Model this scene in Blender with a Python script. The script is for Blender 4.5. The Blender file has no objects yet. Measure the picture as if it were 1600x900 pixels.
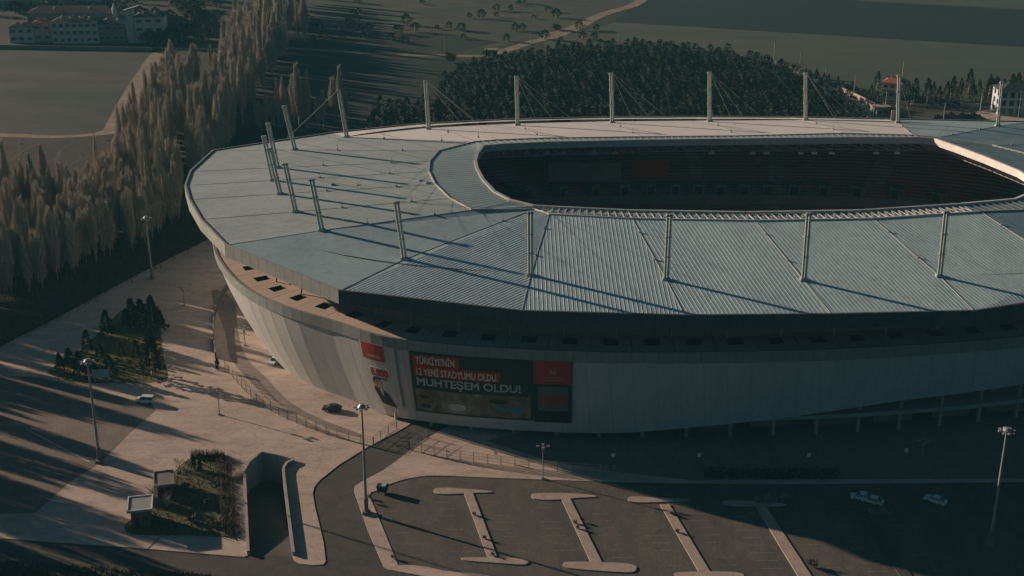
import bpy, bmesh, math, random
import numpy as np
from mathutils import Vector, Matrix
from mathutils.geometry import tessellate_polygon
random.seed(7)
S = bpy.context.scene
# ------------------------------------------------------------------ camera, sky, sun, exposure
F = 2133.0; TH = math.atan(830 / F); HG = 140.0
CT, ST = math.cos(TH), math.sin(TH)
cd = bpy.data.cameras.new('camera'); cam = bpy.data.objects.new('camera', cd)
S.collection.objects.link(cam); S.camera = cam
cam.location = (0, 0, HG); cam.rotation_euler = (math.pi / 2 - TH, 0, 0)
cd.sensor_width = 36; cd.lens = 36 * F / 1600; cd.clip_start = 1; cd.clip_end = 12000
SUN_EL, SUN_AZ = 14.0, -28.2      # light travels toward azimuth -27 deg (x axis = 0)
W = bpy.data.worlds.new('World'); S.world = W; W.use_nodes = True
nt = W.node_tree; bg = nt.nodes['Background']
sky = nt.nodes.new('ShaderNodeTexSky'); sky.sky_type = 'NISHITA'; sky.sun_disc = False
sky.sun_elevation = math.radians(SUN_EL); sky.sun_rotation = math.radians(-62)
hs = nt.nodes.new('ShaderNodeMix'); hs.data_type = 'RGBA'; hs.blend_type = 'MULTIPLY'
hs.inputs['Factor'].default_value = 1.0
nt.links.new(sky.outputs[0], hs.inputs['A']); hs.inputs['B'].default_value = (0.22, 0.41, 0.48, 1)
nt.links.new(hs.outputs['Result'], bg.inputs[0]); bg.inputs[1].default_value = 0.05
sl = bpy.data.lights.new('sun', 'SUN'); so = bpy.data.objects.new('sun', sl); S.collection.objects.link(so)
sl.energy = 5.0; sl.angle = math.radians(0.6); sl.color = (1.0, 0.74, 0.57)
a, e = math.radians(SUN_AZ), math.radians(SUN_EL)
so.rotation_euler = Vector((math.cos(a) * math.cos(e), math.sin(a) * math.cos(e), -math.sin(e))).to_track_quat('-Z', 'Y').to_euler()
S.view_settings.view_transform = 'Standard'; S.view_settings.look = 'None'
S.view_settings.exposure = 0.56; S.view_settings.gamma = 1.0; S.view_settings.use_curve_mapping = False
S.cycles.max_bounces = 6; S.cycles.volume_bounces = 0; S.cycles.transparent_max_bounces = 8
# ------------------------------------------------------------------ survey helpers
def P(px, py, z=0.0):
    u = (px - 800) / F; v = (py - 450) / F
    dy = CT - v * ST; dz = -ST - v * CT; t = (z - HG) / dz
    return Vector((u * t, dy * t, z))
def PX(l, z=0.0): return [P(x, y, z) for x, y in l]
def V2(l, z=0.0): return [Vector((x, y, z)) for x, y in l]
def Q(p):
    d = p[2] - HG; w = p[1] * CT - d * ST; v = -(p[1] * ST + d * CT)
    return (800 + F * p[0] / w, 450 + F * v / w)
# ------------------------------------------------------------------ materials
def mat(name, c1, c2=None, scale=0.1, rough=0.85, metal=0.0, c3=None, scale3=1.5, f3=0.4, bump=0.0, bscale=3.0, stretch=None, detail=6, lo=0.35, hi=0.65, spec=0.3, cracks=0.0, fine=0.0):
    m = bpy.data.materials.new(name); m.use_nodes = True; n = m.node_tree; L = n.links.new
    b = n.nodes['Principled BSDF']; b.inputs['Roughness'].default_value = rough; b.inputs['Metallic'].default_value = metal
    b.inputs['Specular IOR Level'].default_value = spec
    g = n.nodes.new('ShaderNodeNewGeometry'); src = g.outputs['Position']
    if stretch:
        mp = n.nodes.new('ShaderNodeMapping'); L(src, mp.inputs[0]); mp.inputs['Scale'].default_value = stretch[:3]
        mp.inputs['Rotation'].default_value = (0, 0, math.radians(stretch[3] if len(stretch) > 3 else 0)); src = mp.outputs[0]
    def noise(sc, det=detail, r=0.6):
        t = n.nodes.new('ShaderNodeTexNoise'); t.inputs['Scale'].default_value = sc; t.inputs['Detail'].default_value = det
        t.inputs['Roughness'].default_value = r; L(src, t.inputs['Vector']); return t.outputs[0]
    def mrange(o, a0, a1):
        r = n.nodes.new('ShaderNodeMapRange'); L(o, r.inputs[0]); r.inputs[1].default_value = a0; r.inputs[2].default_value = a1; return r.outputs[0]
    col = None
    if c2:
        mx = n.nodes.new('ShaderNodeMix'); mx.data_type = 'RGBA'; L(mrange(noise(scale), lo, hi), mx.inputs['Factor'])
        mx.inputs['A'].default_value = (*c1, 1); mx.inputs['B'].default_value = (*c2, 1); col = mx.outputs['Result']
        if c3:
            m2 = n.nodes.new('ShaderNodeMix'); m2.data_type = 'RGBA'
            mt = n.nodes.new('ShaderNodeMath'); mt.operation = 'MULTIPLY'; L(mrange(noise(scale3), 0.45, 0.7), mt.inputs[0]); mt.inputs[1].default_value = f3
            L(mt.outputs[0], m2.inputs['Factor']); L(col, m2.inputs['A']); m2.inputs['B'].default_value = (*c3, 1); col = m2.outputs['Result']
        if fine:
            m3 = n.nodes.new('ShaderNodeMix'); m3.data_type = 'RGBA'; m3.blend_type = 'MULTIPLY'; m3.inputs['Factor'].default_value = 1
            rr = n.nodes.new('ShaderNodeMapRange'); L(noise(1.7, 3), rr.inputs[0]); rr.inputs[1].default_value = .3; rr.inputs[2].default_value = .7; rr.inputs[3].default_value = 1 - fine; rr.inputs[4].default_value = 1.0
            L(col, m3.inputs['A']); L(rr.outputs[0], m3.inputs['B']); col = m3.outputs['Result']
        if cracks:
            vo = n.nodes.new('ShaderNodeTexVoronoi'); vo.feature = 'DISTANCE_TO_EDGE'; vo.inputs['Scale'].default_value = cracks; L(g.outputs['Position'], vo.inputs['Vector'])
            vn = n.nodes.new('ShaderNodeVectorMath'); vn.operation = 'MULTIPLY_ADD'; nz = n.nodes.new('ShaderNodeTexNoise'); nz.inputs['Scale'].default_value = .25; nz.inputs['Detail'].default_value = 5; L(g.outputs['Position'], nz.inputs['Vector'])
            L(nz.outputs['Color'], vn.inputs[0]); vn.inputs[1].default_value = (9, 9, 0); L(g.outputs['Position'], vn.inputs[2]); L(vn.outputs[0], vo.inputs['Vector'])
            cr = n.nodes.new('ShaderNodeMapRange'); L(vo.outputs['Distance'], cr.inputs[0]); cr.inputs[1].default_value = .004; cr.inputs[2].default_value = .012; cr.inputs[3].default_value = .80; cr.inputs[4].default_value = 1.0
            m4 = n.nodes.new('ShaderNodeMix'); m4.data_type = 'RGBA'; m4.blend_type = 'MULTIPLY'; m4.inputs['Factor'].default_value = 1; L(col, m4.inputs['A']); L(cr.outputs[0], m4.inputs['B']); col = m4.outputs['Result']
        L(col, b.inputs['Base Color'])
    else: b.inputs['Base Color'].default_value = (*c1, 1)
    if bump:
        bp = n.nodes.new('ShaderNodeBump'); bp.inputs['Strength'].default_value = 1; bp.inputs['Distance'].default_value = bump
        L(noise(bscale), bp.inputs['Height']); L(bp.outputs[0], b.inputs['Normal'])
    return m
M = {}
M['soil'] = mat('soil', (.055, .048, .038), (.035, .042, .032), .03, c3=(.028, .03, .025), scale3=.3, f3=.7, bump=.4, bscale=.5)
M['litter'] = mat('leaf_litter', (.042, .035, .028), (.022, .024, .02), .08, c3=(.07, .052, .04), scale3=.5, f3=.5)
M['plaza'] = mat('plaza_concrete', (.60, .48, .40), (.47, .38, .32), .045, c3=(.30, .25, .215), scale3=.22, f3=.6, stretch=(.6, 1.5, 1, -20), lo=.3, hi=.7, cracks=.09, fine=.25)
M['asphalt'] = mat('asphalt', (.085, .082, .076), (.064, .064, .062), .07, c3=(.12, .11, .095), scale3=.4, f3=.6, rough=.9, cracks=.08, fine=.3)
M['lot'] = mat('parking_asphalt', (.115, .112, .095), (.078, .082, .073), .05, c3=(.15, .135, .11), scale3=.25, f3=.7, rough=.9, cracks=.07, fine=.3, stretch=(1.2, .5, 1, 20))
M['yard_and_shade'] = mat('worn_yard_asphalt_and_shade', (.22, .185, .16), (.17, .15, .135), .06, c3=(.28, .23, .19), scale3=.3, f3=.6, rough=.9, cracks=.07, fine=.3)
M['kerb'] = mat('kerb_concrete', (.44, .36, .305), (.34, .285, .245), .4, c3=(.22, .18, .15), scale3=1.2, f3=.5)
M['line'] = mat('worn_line_paint', (.30, .29, .25), (.13, .13, .115), 1.2)
M['grass'] = mat('grass', (.085, .095, .035), (.12, .105, .05), .4, c3=(.05, .055, .025), scale3=2, f3=.7, bump=.1, bscale=4)
M['field'] = mat('fallow_field', (.078, .078, .066), (.030, .048, .044), .018, c3=(.030, .036, .032), scale3=.06, f3=.8, stretch=(.5, 1.2, 1, 12))
M['olive'] = mat('stubble_field', (.085, .098, .078), (.066, .080, .066), .012, c3=(.055, .065, .055), scale3=.06, f3=.5, stretch=(.25, 1.5, 1, -4))
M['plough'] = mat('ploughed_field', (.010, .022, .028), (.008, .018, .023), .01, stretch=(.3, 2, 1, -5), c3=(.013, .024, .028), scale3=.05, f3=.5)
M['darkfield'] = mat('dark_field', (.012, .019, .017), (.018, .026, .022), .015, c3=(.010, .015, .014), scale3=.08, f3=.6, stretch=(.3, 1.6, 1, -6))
M['scrub'] = mat('scrub_ground', (.10, .085, .07), (.045, .056, .048), .035, c3=(.03, .04, .035), scale3=.12, f3=.8, stretch=(.5, 1.8, 1, -8))
M['track'] = mat('dirt_track', (.32, .26, .20), (.20, .17, .13), .15, c3=(.12, .11, .08), scale3=.4, f3=.6)
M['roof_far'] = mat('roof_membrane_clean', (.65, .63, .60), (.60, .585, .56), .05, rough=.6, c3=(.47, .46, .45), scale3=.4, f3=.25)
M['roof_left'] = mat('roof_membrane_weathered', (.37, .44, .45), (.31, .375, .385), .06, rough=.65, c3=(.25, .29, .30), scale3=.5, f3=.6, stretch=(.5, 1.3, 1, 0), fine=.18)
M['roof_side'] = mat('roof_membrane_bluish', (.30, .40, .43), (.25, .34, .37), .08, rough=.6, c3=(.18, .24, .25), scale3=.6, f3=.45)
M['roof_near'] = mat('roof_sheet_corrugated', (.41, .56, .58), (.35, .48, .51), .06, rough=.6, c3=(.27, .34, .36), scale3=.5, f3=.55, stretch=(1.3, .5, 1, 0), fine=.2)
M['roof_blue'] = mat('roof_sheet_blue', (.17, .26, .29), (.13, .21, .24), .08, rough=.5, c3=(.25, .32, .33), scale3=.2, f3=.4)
M['band'] = mat('translucent_band', (.27, .35, .37), (.22, .30, .32), .1, rough=.4, c3=(.34, .40, .40), scale3=.8, f3=.3)
M['flash'] = mat('flashing', (.42, .42, .40), (.34, .35, .34), .4, rough=.5)
M['white'] = mat('white_metal', (.78, .74, .70), (.66, .63, .60), .5, rough=.5)
M['fascia'] = mat('fascia_panel', (.30, .32, .30), (.26, .28, .265), .15, rough=.5, c3=(.21, .23, .22), scale3=.6, f3=.3)
M['joint'] = mat('cladding_joint', (.30, .325, .325), rough=.6)
M['parapet'] = mat('parapet_panel', (.25, .27, .25), (.21, .23, .22), .15, rough=.5, c3=(.17, .19, .18), scale3=.6, f3=.3)
M['skirt'] = mat('cladding_panel', (.50, .52, .50), (.45, .475, .465), .12, rough=.5, c3=(.36, .40, .40), scale3=.4, f3=.45, stretch=(1, 1, .12), fine=.12)
M['terrace'] = mat('terrace_panel', (.55, .44, .36), (.50, .40, .33), .1, rough=.6, c3=(.40, .33, .28), scale3=.5, f3=.4)
M['dark'] = mat('dark_void', (.02, .022, .025), rough=.9)
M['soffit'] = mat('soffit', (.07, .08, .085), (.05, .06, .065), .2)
M['wall'] = mat('concrete_wall', (.20, .19, .18), (.15, .145, .14), .2)
M['glass'] = mat('dark_glass', (.03, .05, .055), rough=.15, spec=.6)
M['seat'] = mat('seat_rows', (.34, .085, .075), (.15, .13, .13), .03, rough=.7)
M['standgrey'] = mat('stand_concrete', (.26, .25, .24), (.18, .18, .18), .1)
M['red'] = mat('red_print', (.42, .03, .02), (.36, .03, .022), .4, rough=.6)
M['bgreen'] = mat('green_print', (.010, .040, .036), (.006, .028, .027), .2, rough=.6)
M['bwhite'] = mat('white_print', (.62, .63, .60), (.55, .56, .54), .3, rough=.6)
M['bpale'] = mat('pale_print', (.40, .44, .42), (.36, .40, .39), .3, rough=.6)
M['black'] = mat('black_print', (.012, .013, .016), rough=.6)
M['skin'] = mat('skin_print', (.36, .22, .16), rough=.7)
M['photo'] = mat('photo_print', (.17, .14, .10), (.035, .05, .045), .28, rough=.6, c3=(.30, .28, .22), scale3=.7, f3=.7)
M['cyan'] = mat('blue_print', (.03, .20, .32), rough=.6)
M['mast'] = mat('mast_steel', (.42, .45, .42), (.34, .37, .35), .6, rough=.45)
M['steel'] = mat('galvanised_steel', (.30, .31, .30), (.24, .25, .25), 1, rough=.5)
M['cable'] = mat('steel_cable', (.22, .24, .23), rough=.5)
M['bark'] = mat('pale_bark', (.40, .36, .29), (.28, .25, .20), 1)
M['twig'] = mat('bare_twigs', (.52, .455, .385), (.42, .37, .315), .05, rough=.95)
M['twig2'] = mat('greyish_twigs', (.46, .42, .365), (.38, .35, .30), .05, rough=.95)
M['needle'] = mat('pine_needles', (.022, .040, .026), (.015, .028, .021), .06, c3=(.036, .048, .026), scale3=.25, f3=.5, rough=.9)
M['needle2'] = mat('cypress_needles', (.022, .036, .024), (.016, .028, .02), .5, rough=.9)
M['shrub'] = mat('shrub_twigs', (.10, .065, .05), (.06, .045, .035), .6)
M['brick'] = mat('brick_wall', (.22, .12, .085), (.17, .095, .07), 2)
M['rooftile'] = mat('red_roof_tiles', (.36, .11, .08), (.28, .09, .07), .5)
M['brownroof'] = mat('brown_roof_tiles', (.17, .12, .095), (.13, .095, .08), .3)
M['darkroof'] = mat('dark_roof', (.06, .07, .075), (.045, .052, .056), .3)
M['housewhite'] = mat('white_render', (.48, .52, .52), (.42, .46, .46), .4)
M['housecream'] = mat('cream_render', (.62, .50, .38), (.55, .44, .33), .4)
M['housepink'] = mat('pink_render', (.50, .36, .30), (.44, .32, .27), .4)
M['housegrey'] = mat('grey_render', (.22, .22, .21), (.18, .18, .175), .3)
M['rubber'] = mat('tyre_rubber', (.02, .02, .02), rough=.9)
M['carwhite'] = mat('white_car_paint', (.62, .66, .66), rough=.3, spec=.5)
M['cargrey'] = mat('grey_car_paint', (.10, .11, .12), rough=.3, spec=.5)
M['cardark'] = mat('dark_blue_car_paint', (.015, .04, .06), rough=.25, spec=.6)
M['wallstone'] = mat('pinkish_stone', (.42, .32, .27), (.34, .27, .23), .5)
M['signblue'] = mat('pale_blue_sheet', (.30, .46, .50), (.26, .41, .45), .8)
M['bin'] = mat('bin_plastic', (.02, .035, .05), rough=.5)
M['lamp'] = mat('lamp_housing', (.26, .28, .28), rough=.4)
M['pitch'] = mat('pitch_grass', (.03, .06, .02), (.035, .07, .025), .1)
M['fence'] = mat('fence_wire', (.42, .36, .28), (.34, .30, .24), 1)
M['tarp'] = mat('mesh_sheet', (.30, .20, .14), (.22, .15, .11), .5)
# ------------------------------------------------------------------ mesh builder
class MB:
    def __init__(s): s.v = []; s.f = []; s.m = []
    def add(s, vs, fs, m=0):
        n = len(s.v); s.v += [tuple(v) for v in vs]; s.f += [tuple(i + n for i in f) for f in fs]; s.m += [m] * len(fs)
    def quad(s, a, b, c, d, m=0): s.add([a, b, c, d], [(0, 1, 2, 3)], m)
    def box(s, c, d, rz=0.0, m=0):
        cx, cy, cz = c; x, y, z = d[0] / 2, d[1] / 2, d[2] / 2; co, si = math.cos(rz), math.sin(rz)
        vs = [(cx + i * x * co - j * y * si, cy + i * x * si + j * y * co, cz + k * z) for i, j, k in
              ((-1, -1, -1), (1, -1, -1), (1, 1, -1), (-1, 1, -1), (-1, -1, 1), (1, -1, 1), (1, 1, 1), (-1, 1, 1))]
        s.add(vs, [(0, 3, 2, 1), (4, 5, 6, 7), (0, 1, 5, 4), (1, 2, 6, 5), (2, 3, 7, 6), (3, 0, 4, 7)], m)
    def tube(s, a, b, r0, r1=None, n=6, m=0, cap=True):
        a = Vector(a); b = Vector(b); r1 = r0 if r1 is None else r1; d = (b - a).normalized()
        x = d.orthogonal().normalized(); y = d.cross(x); vs = []
        for p, r in ((a, r0), (b, r1)):
            for k in range(n):
                t = 2 * math.pi * k / n; vs.append(p + x * r * math.cos(t) + y * r * math.sin(t))
        fs = [(k, (k + 1) % n, n + (k + 1) % n, n + k) for k in range(n)]
        if cap: fs += [tuple(range(n))[::-1], tuple(range(n, 2 * n))]
        s.add(vs, fs, m)
    def build(s, name, mats, parent=None, smooth=False):
        me = bpy.data.meshes.new(name); me.from_pydata(s.v, [], s.f)
        for m in (mats if isinstance(mats, (list, tuple)) else [mats]): me.materials.append(m)
        me.polygons.foreach_set('material_index', s.m)
        if smooth: me.polygons.foreach_set('use_smooth', [True] * len(s.f))
        me.update(); o = bpy.data.objects.new(name, me); S.collection.objects.link(o)
        if parent: o.parent = parent
        return o
def tag(o, label=None, cat=None, group=None, kind=None):
    if label: o['label'] = label
    if cat: o['category'] = cat
    if group: o['group'] = group
    if kind: o['kind'] = kind
    return o
def empty(name, loc=(0, 0, 0), rz=0, label=None, cat=None, group=None):
    o = bpy.data.objects.new(name, None); S.collection.objects.link(o); o.location = loc; o.rotation_euler = (0, 0, rz)
    return tag(o, label, cat, group)
def dup(src, loc, rz=0, sc=(1, 1, 1), label=None, group=None):
    def cp(o, par):
        c = o.copy(); S.collection.objects.link(c)
        if par: c.parent = par
        for ch in kids.get(o.name, []): cp(ch, c)
        return c
    kids = {}
    def scan(o):
        kids[o.name] = list(o.children)
        for c in o.children: scan(c)
    scan(src); r = cp(src, None); r.location = loc; r.rotation_euler = (0, 0, rz); r.scale = sc
    if label: r['label'] = label
    if group: r['group'] = group
    return r
def crom(pts, n=8, closed=False):
    out = []; N = len(pts)
    for i in range(N if closed else N - 1):
        g = lambda k: pts[k % N] if closed else pts[max(0, min(N - 1, k))]
        p0, p1, p2, p3 = g(i - 1), g(i), g(i + 1), g(i + 2)
        for j in range(n):
            t = j / n; t2 = t * t; t3 = t2 * t
            out.append(.5 * ((2 * p1) + (p2 - p0) * t + (2 * p0 - 5 * p1 + 4 * p2 - p3) * t2 + (3 * p1 - p0 - 3 * p2 + p3) * t3))
    if not closed: out.append(pts[-1].copy())
    return out
def sheet(name, pts, z, m, holes=(), base=None, kind='structure', parent=None, sidemat=None):
    """flat polygon at height z, optionally with side faces down to base"""
    loops = [[Vector((p.x, p.y, 0)) for p in pts]] + [[Vector((p.x, p.y, 0)) for p in h] for h in holes]
    tris = tessellate_polygon(loops); flat = [p for l in loops for p in l]
    b = MB()
    fs = []
    for t in tris:
        A, B, C = (flat[i] for i in t)
        if (B - A).cross(C - A).z < 0: t = (t[0], t[2], t[1])
        fs.append(tuple(t))
    b.add([(p.x, p.y, z) for p in flat], fs, 0)
    if base is not None:
        for l in loops[:1]:
            for i in range(len(l)):
                p, q = l[i], l[(i + 1) % len(l)]
                b.quad((p.x, p.y, base), (q.x, q.y, base), (q.x, q.y, z), (p.x, p.y, z), 1 if sidemat else 0)
    o = b.build(name, [m] + ([sidemat] if sidemat else []), parent)
    if kind: tag(o, kind=kind)
    return o
def ribbon(name, pts, w, z, m, kind='structure'):
    b = MB(); L = []
    for i, p in enumerate(pts):
        d = (pts[min(i + 1, len(pts) - 1)] - pts[max(i - 1, 0)]); d.z = 0; d.normalize(); n = Vector((-d.y, d.x, 0))
        ww = w[i] if isinstance(w, list) else w
        L.append((p + n * ww / 2, p - n * ww / 2))
    for i in range(len(L) - 1):
        f = lambda q: (q.x, q.y, z)
        b.quad(f(L[i][1]), f(L[i + 1][1]), f(L[i + 1][0]), f(L[i][0]))
    o = b.build(name, m)
    return tag(o, kind=kind) if kind else o
# ------------------------------------------------------------------ ground
RAMP = [P(390, 867), P(384, 748), P(381, 738, .8), P(390, 722, .8), P(409, 706, .8), P(434, 711, .8), P(458, 717, .8), P(447, 722, .8), P(441, 731, .8), P(442, 748), P(457, 869)]
RHOLE = [Vector((p.x, p.y, 0)) for p in RAMP]
big = V2([(-3000, -100), (3000, -100), (3000, 4000), (-3000, 4000)])
sheet('ground', big, 0, M['soil'], [RHOLE])
RO = [p.copy() for p in RHOLE]
# plaza pieces (kerb height .15)
left_kerb_road = PX([(457, 869.5), (460, 877), (470, 882), (490, 884), (505, 883), (509, 878), (506, 850), (499, 820), (492, 792), (489, 772), (491, 762), (500, 751), (530, 727), (575, 699), (627, 672)])
PA = PX([(-500, 822), (0, 842), (200, 856), (365, 870), (382, 871), (389, 867.5)]) + RO[1:-1] + left_kerb_road + V2([(0, 310), (-10, 350), (-60, 430), (-110, 440)]) + PX([(330, 372), (200, 437), (90, 497), (0, 543), (-300, 640), (-600, 700)])
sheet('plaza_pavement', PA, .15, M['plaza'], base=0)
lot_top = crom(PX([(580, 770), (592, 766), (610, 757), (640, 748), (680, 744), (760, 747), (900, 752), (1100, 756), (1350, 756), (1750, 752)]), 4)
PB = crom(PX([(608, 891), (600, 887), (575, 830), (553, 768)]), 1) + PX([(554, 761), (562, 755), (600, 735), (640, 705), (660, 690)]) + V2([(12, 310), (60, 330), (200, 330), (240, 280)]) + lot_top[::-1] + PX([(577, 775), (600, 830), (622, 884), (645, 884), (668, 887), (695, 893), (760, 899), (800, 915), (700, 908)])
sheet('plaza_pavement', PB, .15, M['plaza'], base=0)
# front road and access road (one sheet under everything)
RD = PX([(-500, 815), (0, 836), (380, 862), (389, 867)]) + [RO[0] + Vector((0, -.01, 0)), RO[-1] + Vector((0, -.01, 0))] + PX([(470, 860), (480, 770), (560, 700), (620, 670)]) + V2([(-10, 290), (15, 290)]) + PX([(664, 690), (605, 740), (565, 765), (560, 785), (590, 860), (625, 888), (760, 897), (1000, 915), (1000, 960), (-500, 960), (-500, 860)])
sheet('road', RD, .03, M['asphalt'])
LOT = PX([(571, 775), (590, 762), (640, 746), (1750, 742), (1900, 960), (790, 930), (600, 882)])
sheet('parking_lot', LOT, .05, M['lot'])
# verge of dry weeds at the bottom left
sheet('verge', PX([(-200, 862), (0, 876), (60, 878), (150, 886), (230, 886), (330, 899), (340, 960), (-200, 960)]), .06, M['soil'])
# asphalt lot at left
sheet('road', PX([(-500, 610), (0, 588), (60, 590), (235, 632), (243, 642), (200, 680), (157, 724), (104, 758), (55, 803), (-60, 806), (-500, 830)]), .17, M['yard_and_shade'])
# stone pattern in the plaza, near gate / inner forecourt
sheet('path', crom(PX([(330, 455), (352, 520), (360, 560), (400, 605), (450, 640), (500, 665), (560, 684), (560, 678), (500, 655), (452, 628), (415, 590), (385, 560), (372, 520), (365, 470)]), 3, True), .17, mat('block_paving', (.26, .21, .18), (.16, .14, .12), .8, c3=(.30, .24, .2), scale3=.2))
sheet('road', PX([(990, 742), (1080, 751), (1750, 748), (1800, 640), (900, 655), (760, 690), (860, 722)]), .17, M['yard_and_shade'])  # not a road: dark apron that paints the stadium's shade onto the plaza
# fields
sheet('field', PX([(-400, 70), (0, 76), (120, 80), (238, 84), (225, 100), (195, 150), (172, 190), (155, 210), (80, 212), (0, 207), (-400, 200)]), .02, M['field'])
sheet('path', crom(PX([(236, 84), (250, 84), (262, 92), (240, 120), (226, 150), (206, 190), (190, 206), (150, 212), (80, 216), (0, 214), (-300, 208), (-300, 203), (0, 208), (80, 212), (152, 207), (168, 190), (190, 150), (215, 112)]), 3, True), .04, M['track'])
sheet('forest_floor', PX([(-500, 222), (0, 225), (150, 222), (200, 200), (255, 110), (330, 90), (420, 0), (500, -20), (470, 60), (400, 140), (560, 150), (700, 160), (900, 250), (330, 372), (200, 437), (90, 497), (0, 543), (-500, 700)]), .015, M['litter'])
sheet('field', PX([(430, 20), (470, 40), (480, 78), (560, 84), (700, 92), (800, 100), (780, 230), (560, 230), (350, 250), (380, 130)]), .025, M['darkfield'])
ribbon('path', crom(PX([(470, 103), (560, 101), (650, 108)]), 4), 1.2, .045, M['scrub'])
ribbon('path', crom(PX([(540, 143), (600, 146), (660, 156)]), 4), 1.0, .045, M['scrub'])
ribbon('path', crom(PX([(430, 120), (500, 121), (560, 128)]), 4), .8, .045, M['scrub'])
sheet('field', PX([(480, -30), (1040, -30), (1000, 0), (930, 30), (860, 60), (760, 75), (640, 58), (480, 60)]), .02, M['scrub'])
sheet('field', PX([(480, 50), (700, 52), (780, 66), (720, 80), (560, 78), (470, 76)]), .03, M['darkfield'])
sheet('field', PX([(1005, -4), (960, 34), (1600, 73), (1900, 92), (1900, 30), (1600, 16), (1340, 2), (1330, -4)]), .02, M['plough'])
sheet('field', PX([(960, 35), (1600, 74), (1900, 93), (1900, 190), (1600, 170), (1430, 150), (1340, 140), (1260, 118), (1200, 96), (1100, 100), (850, 110), (850, 66)]), .025, M['olive'])
sheet('field', PX([(1340, 1), (1600, 14), (1900, 30), (1900, -30), (1340, -30)]), .03, M['olive'])
ribbon('path', crom(PX([(1010, -6), (990, 8), (950, 20), (925, 30), (905, 42), (870, 56), (830, 66), (800, 76), (770, 84)]), 6), [7.] * 49, .06, M['track'])
ribbon('path', crom(PX([(920, 32), (880, 48), (850, 54)]), 6), 5., .055, M['track'])
ribbon('road', crom(PX([(240, 74), (330, 77), (420, 74), (560, 82), (640, 86), (770, 88)]), 6), 5, .06, M['track'])
ribbon('path', crom(PX([(1195, 92), (1225, 104), (1260, 122), (1290, 136)]), 6), 5, .06, M['track'])
ribbon('road', crom(PX([(1260, 124), (1300, 144), (1340, 168), (1370, 188), (1400, 200)]), 6), 10, .07, M['kerb'])
ribbon('road', crom(PX([(1400, 196), (1430, 186), (1480, 180), (1530, 172), (1650, 168)]), 6), 12, .075, M['asphalt'])
sheet('pavement', PX([(1500, 180), (1540, 172), (1560, 170), (1700, 175), (1700, 200), (1560, 190)]), .09, M['plaza'])
sheet('road', PX([(1395, 176), (1440, 165), (1560, 155), (1650, 158), (1650, 200), (1395, 196)]), .04, M['litter'])
for (x0, y0, x1, y1, w_) in ((-10, 262, 60, 225, 2.2), (60, 262, 115, 224, 1.8), (15, 240, 40, 222, 1.5), (110, 258, 135, 232, 1.8), (135, 228, 180, 218, 2.2), (-10, 226, 180, 219, 1.6)):
    A_, B_ = P(x0, y0), P(x1, y1); ribbon('path', crom([A_, A_.lerp(B_, .4) + Vector((1.5, 0, 0)), A_.lerp(B_, .7) + Vector((-1, 0, 0)), B_], 6), w_ * .6, .05, M['scrub'])
# ------------------------------------------------------------------ parking islands + stall lines
def island(polys, n=0, m_='kerb'):
    for pl in polys:
        sheet('kerb_island', pl, .22 + .004 * n, M[m_], base=.03); n += 1
def bar(l, closed=True): return crom(PX(l, .2), 3, True)
island([bar([(677, 767), (681, 763), (700, 762), (730, 764), (765, 767), (766, 769), (740, 770), (700, 772), (682, 771)]),
        PX([(724, 768), (738, 768), (779, 876), (764, 876)], .2),
        bar([(721, 873), (725, 871), (765, 871), (805, 872), (824, 875), (825, 879), (815, 882), (770, 879), (730, 876)])])
island([bar([(830, 774), (834, 771), (860, 770), (900, 771), (928, 774), (930, 776), (900, 778), (860, 781), (834, 779)]),
        PX([(876, 777), (890, 777), (943, 883), (925, 883)], .2),
        bar([(880, 881), (886, 878), (930, 878), (975, 880), (992, 884), (994, 889), (985, 894), (940, 892), (885, 887)])])
island([bar([(981, 779), (985, 776), (1000, 776), (1040, 778), (1072, 780), (1073, 782), (1040, 784), (1000, 785), (984, 783)]),
        PX([(1031, 788), (1046, 788), (1112, 897), (1094, 897)], .2),
        bar([(1054, 898), (1060, 894), (1120, 893), (1155, 895), (1163, 900), (1160, 906), (1120, 906), (1060, 903)])])
island([bar([(1130, 785), (1138, 782), (1180, 783), (1225, 787), (1222, 790), (1180, 791), (1136, 789)]),
        PX([(1180, 790), (1196, 790), (1278, 915), (1256, 915)], .2)])
island([bar([(1290, 790), (1300, 787), (1350, 789), (1385, 793), (1380, 796), (1340, 797), (1298, 795)]),
        PX([(1335, 796), (1350, 796), (1440, 920), (1420, 920)], .2)], 0, 'asphalt')
b = MB()
for (x0, y0, x1, y1) in ((727, 775, 768, 865), (882, 783, 930, 872), (1038, 793, 1098, 888), (1187, 796, 1262, 905), (1342, 800, 1425, 905)):
    A, B = P(x0, y0), P(x1, y1); d = (B - A); n = int(d.length / 2.7); d.normalize()
    for k in range(1, n + 1):
        c = A + d * (k * 2.7)
        for s in (-1, 1):
            if random.random() < .12: continue
            b.box((c.x + s * 5.0 + s * .2, c.y + s * .1, .068), (4.6 * random.uniform(.7, 1), .13, .004), 0.02)
for k in range(6):
    c = P(600, 783) + (P(640, 880) - P(600, 783)) * (k / 5.6); b.box((c.x + 2, c.y, .068), (4.2, .13, .004), 0.02)
tag(b.build('road_marking', M['line']), kind='structure')
b = MB(); A, B = P(40, 670, .18), P(140, 722, .18); d = B - A
b.box(((A.x + B.x) / 2, (A.y + B.y) / 2, .178), (d.length, .3, .004), math.atan2(d.y, d.x))
tag(b.build('road_marking', mat('white_line_paint', (.55, .5, .45), (.35, .32, .28), 1)), kind='structure')
# expansion joint
ribbon('pavement_joint', PX([(232, 858), (250, 841)]), .4, .156, M['asphalt'])
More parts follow.
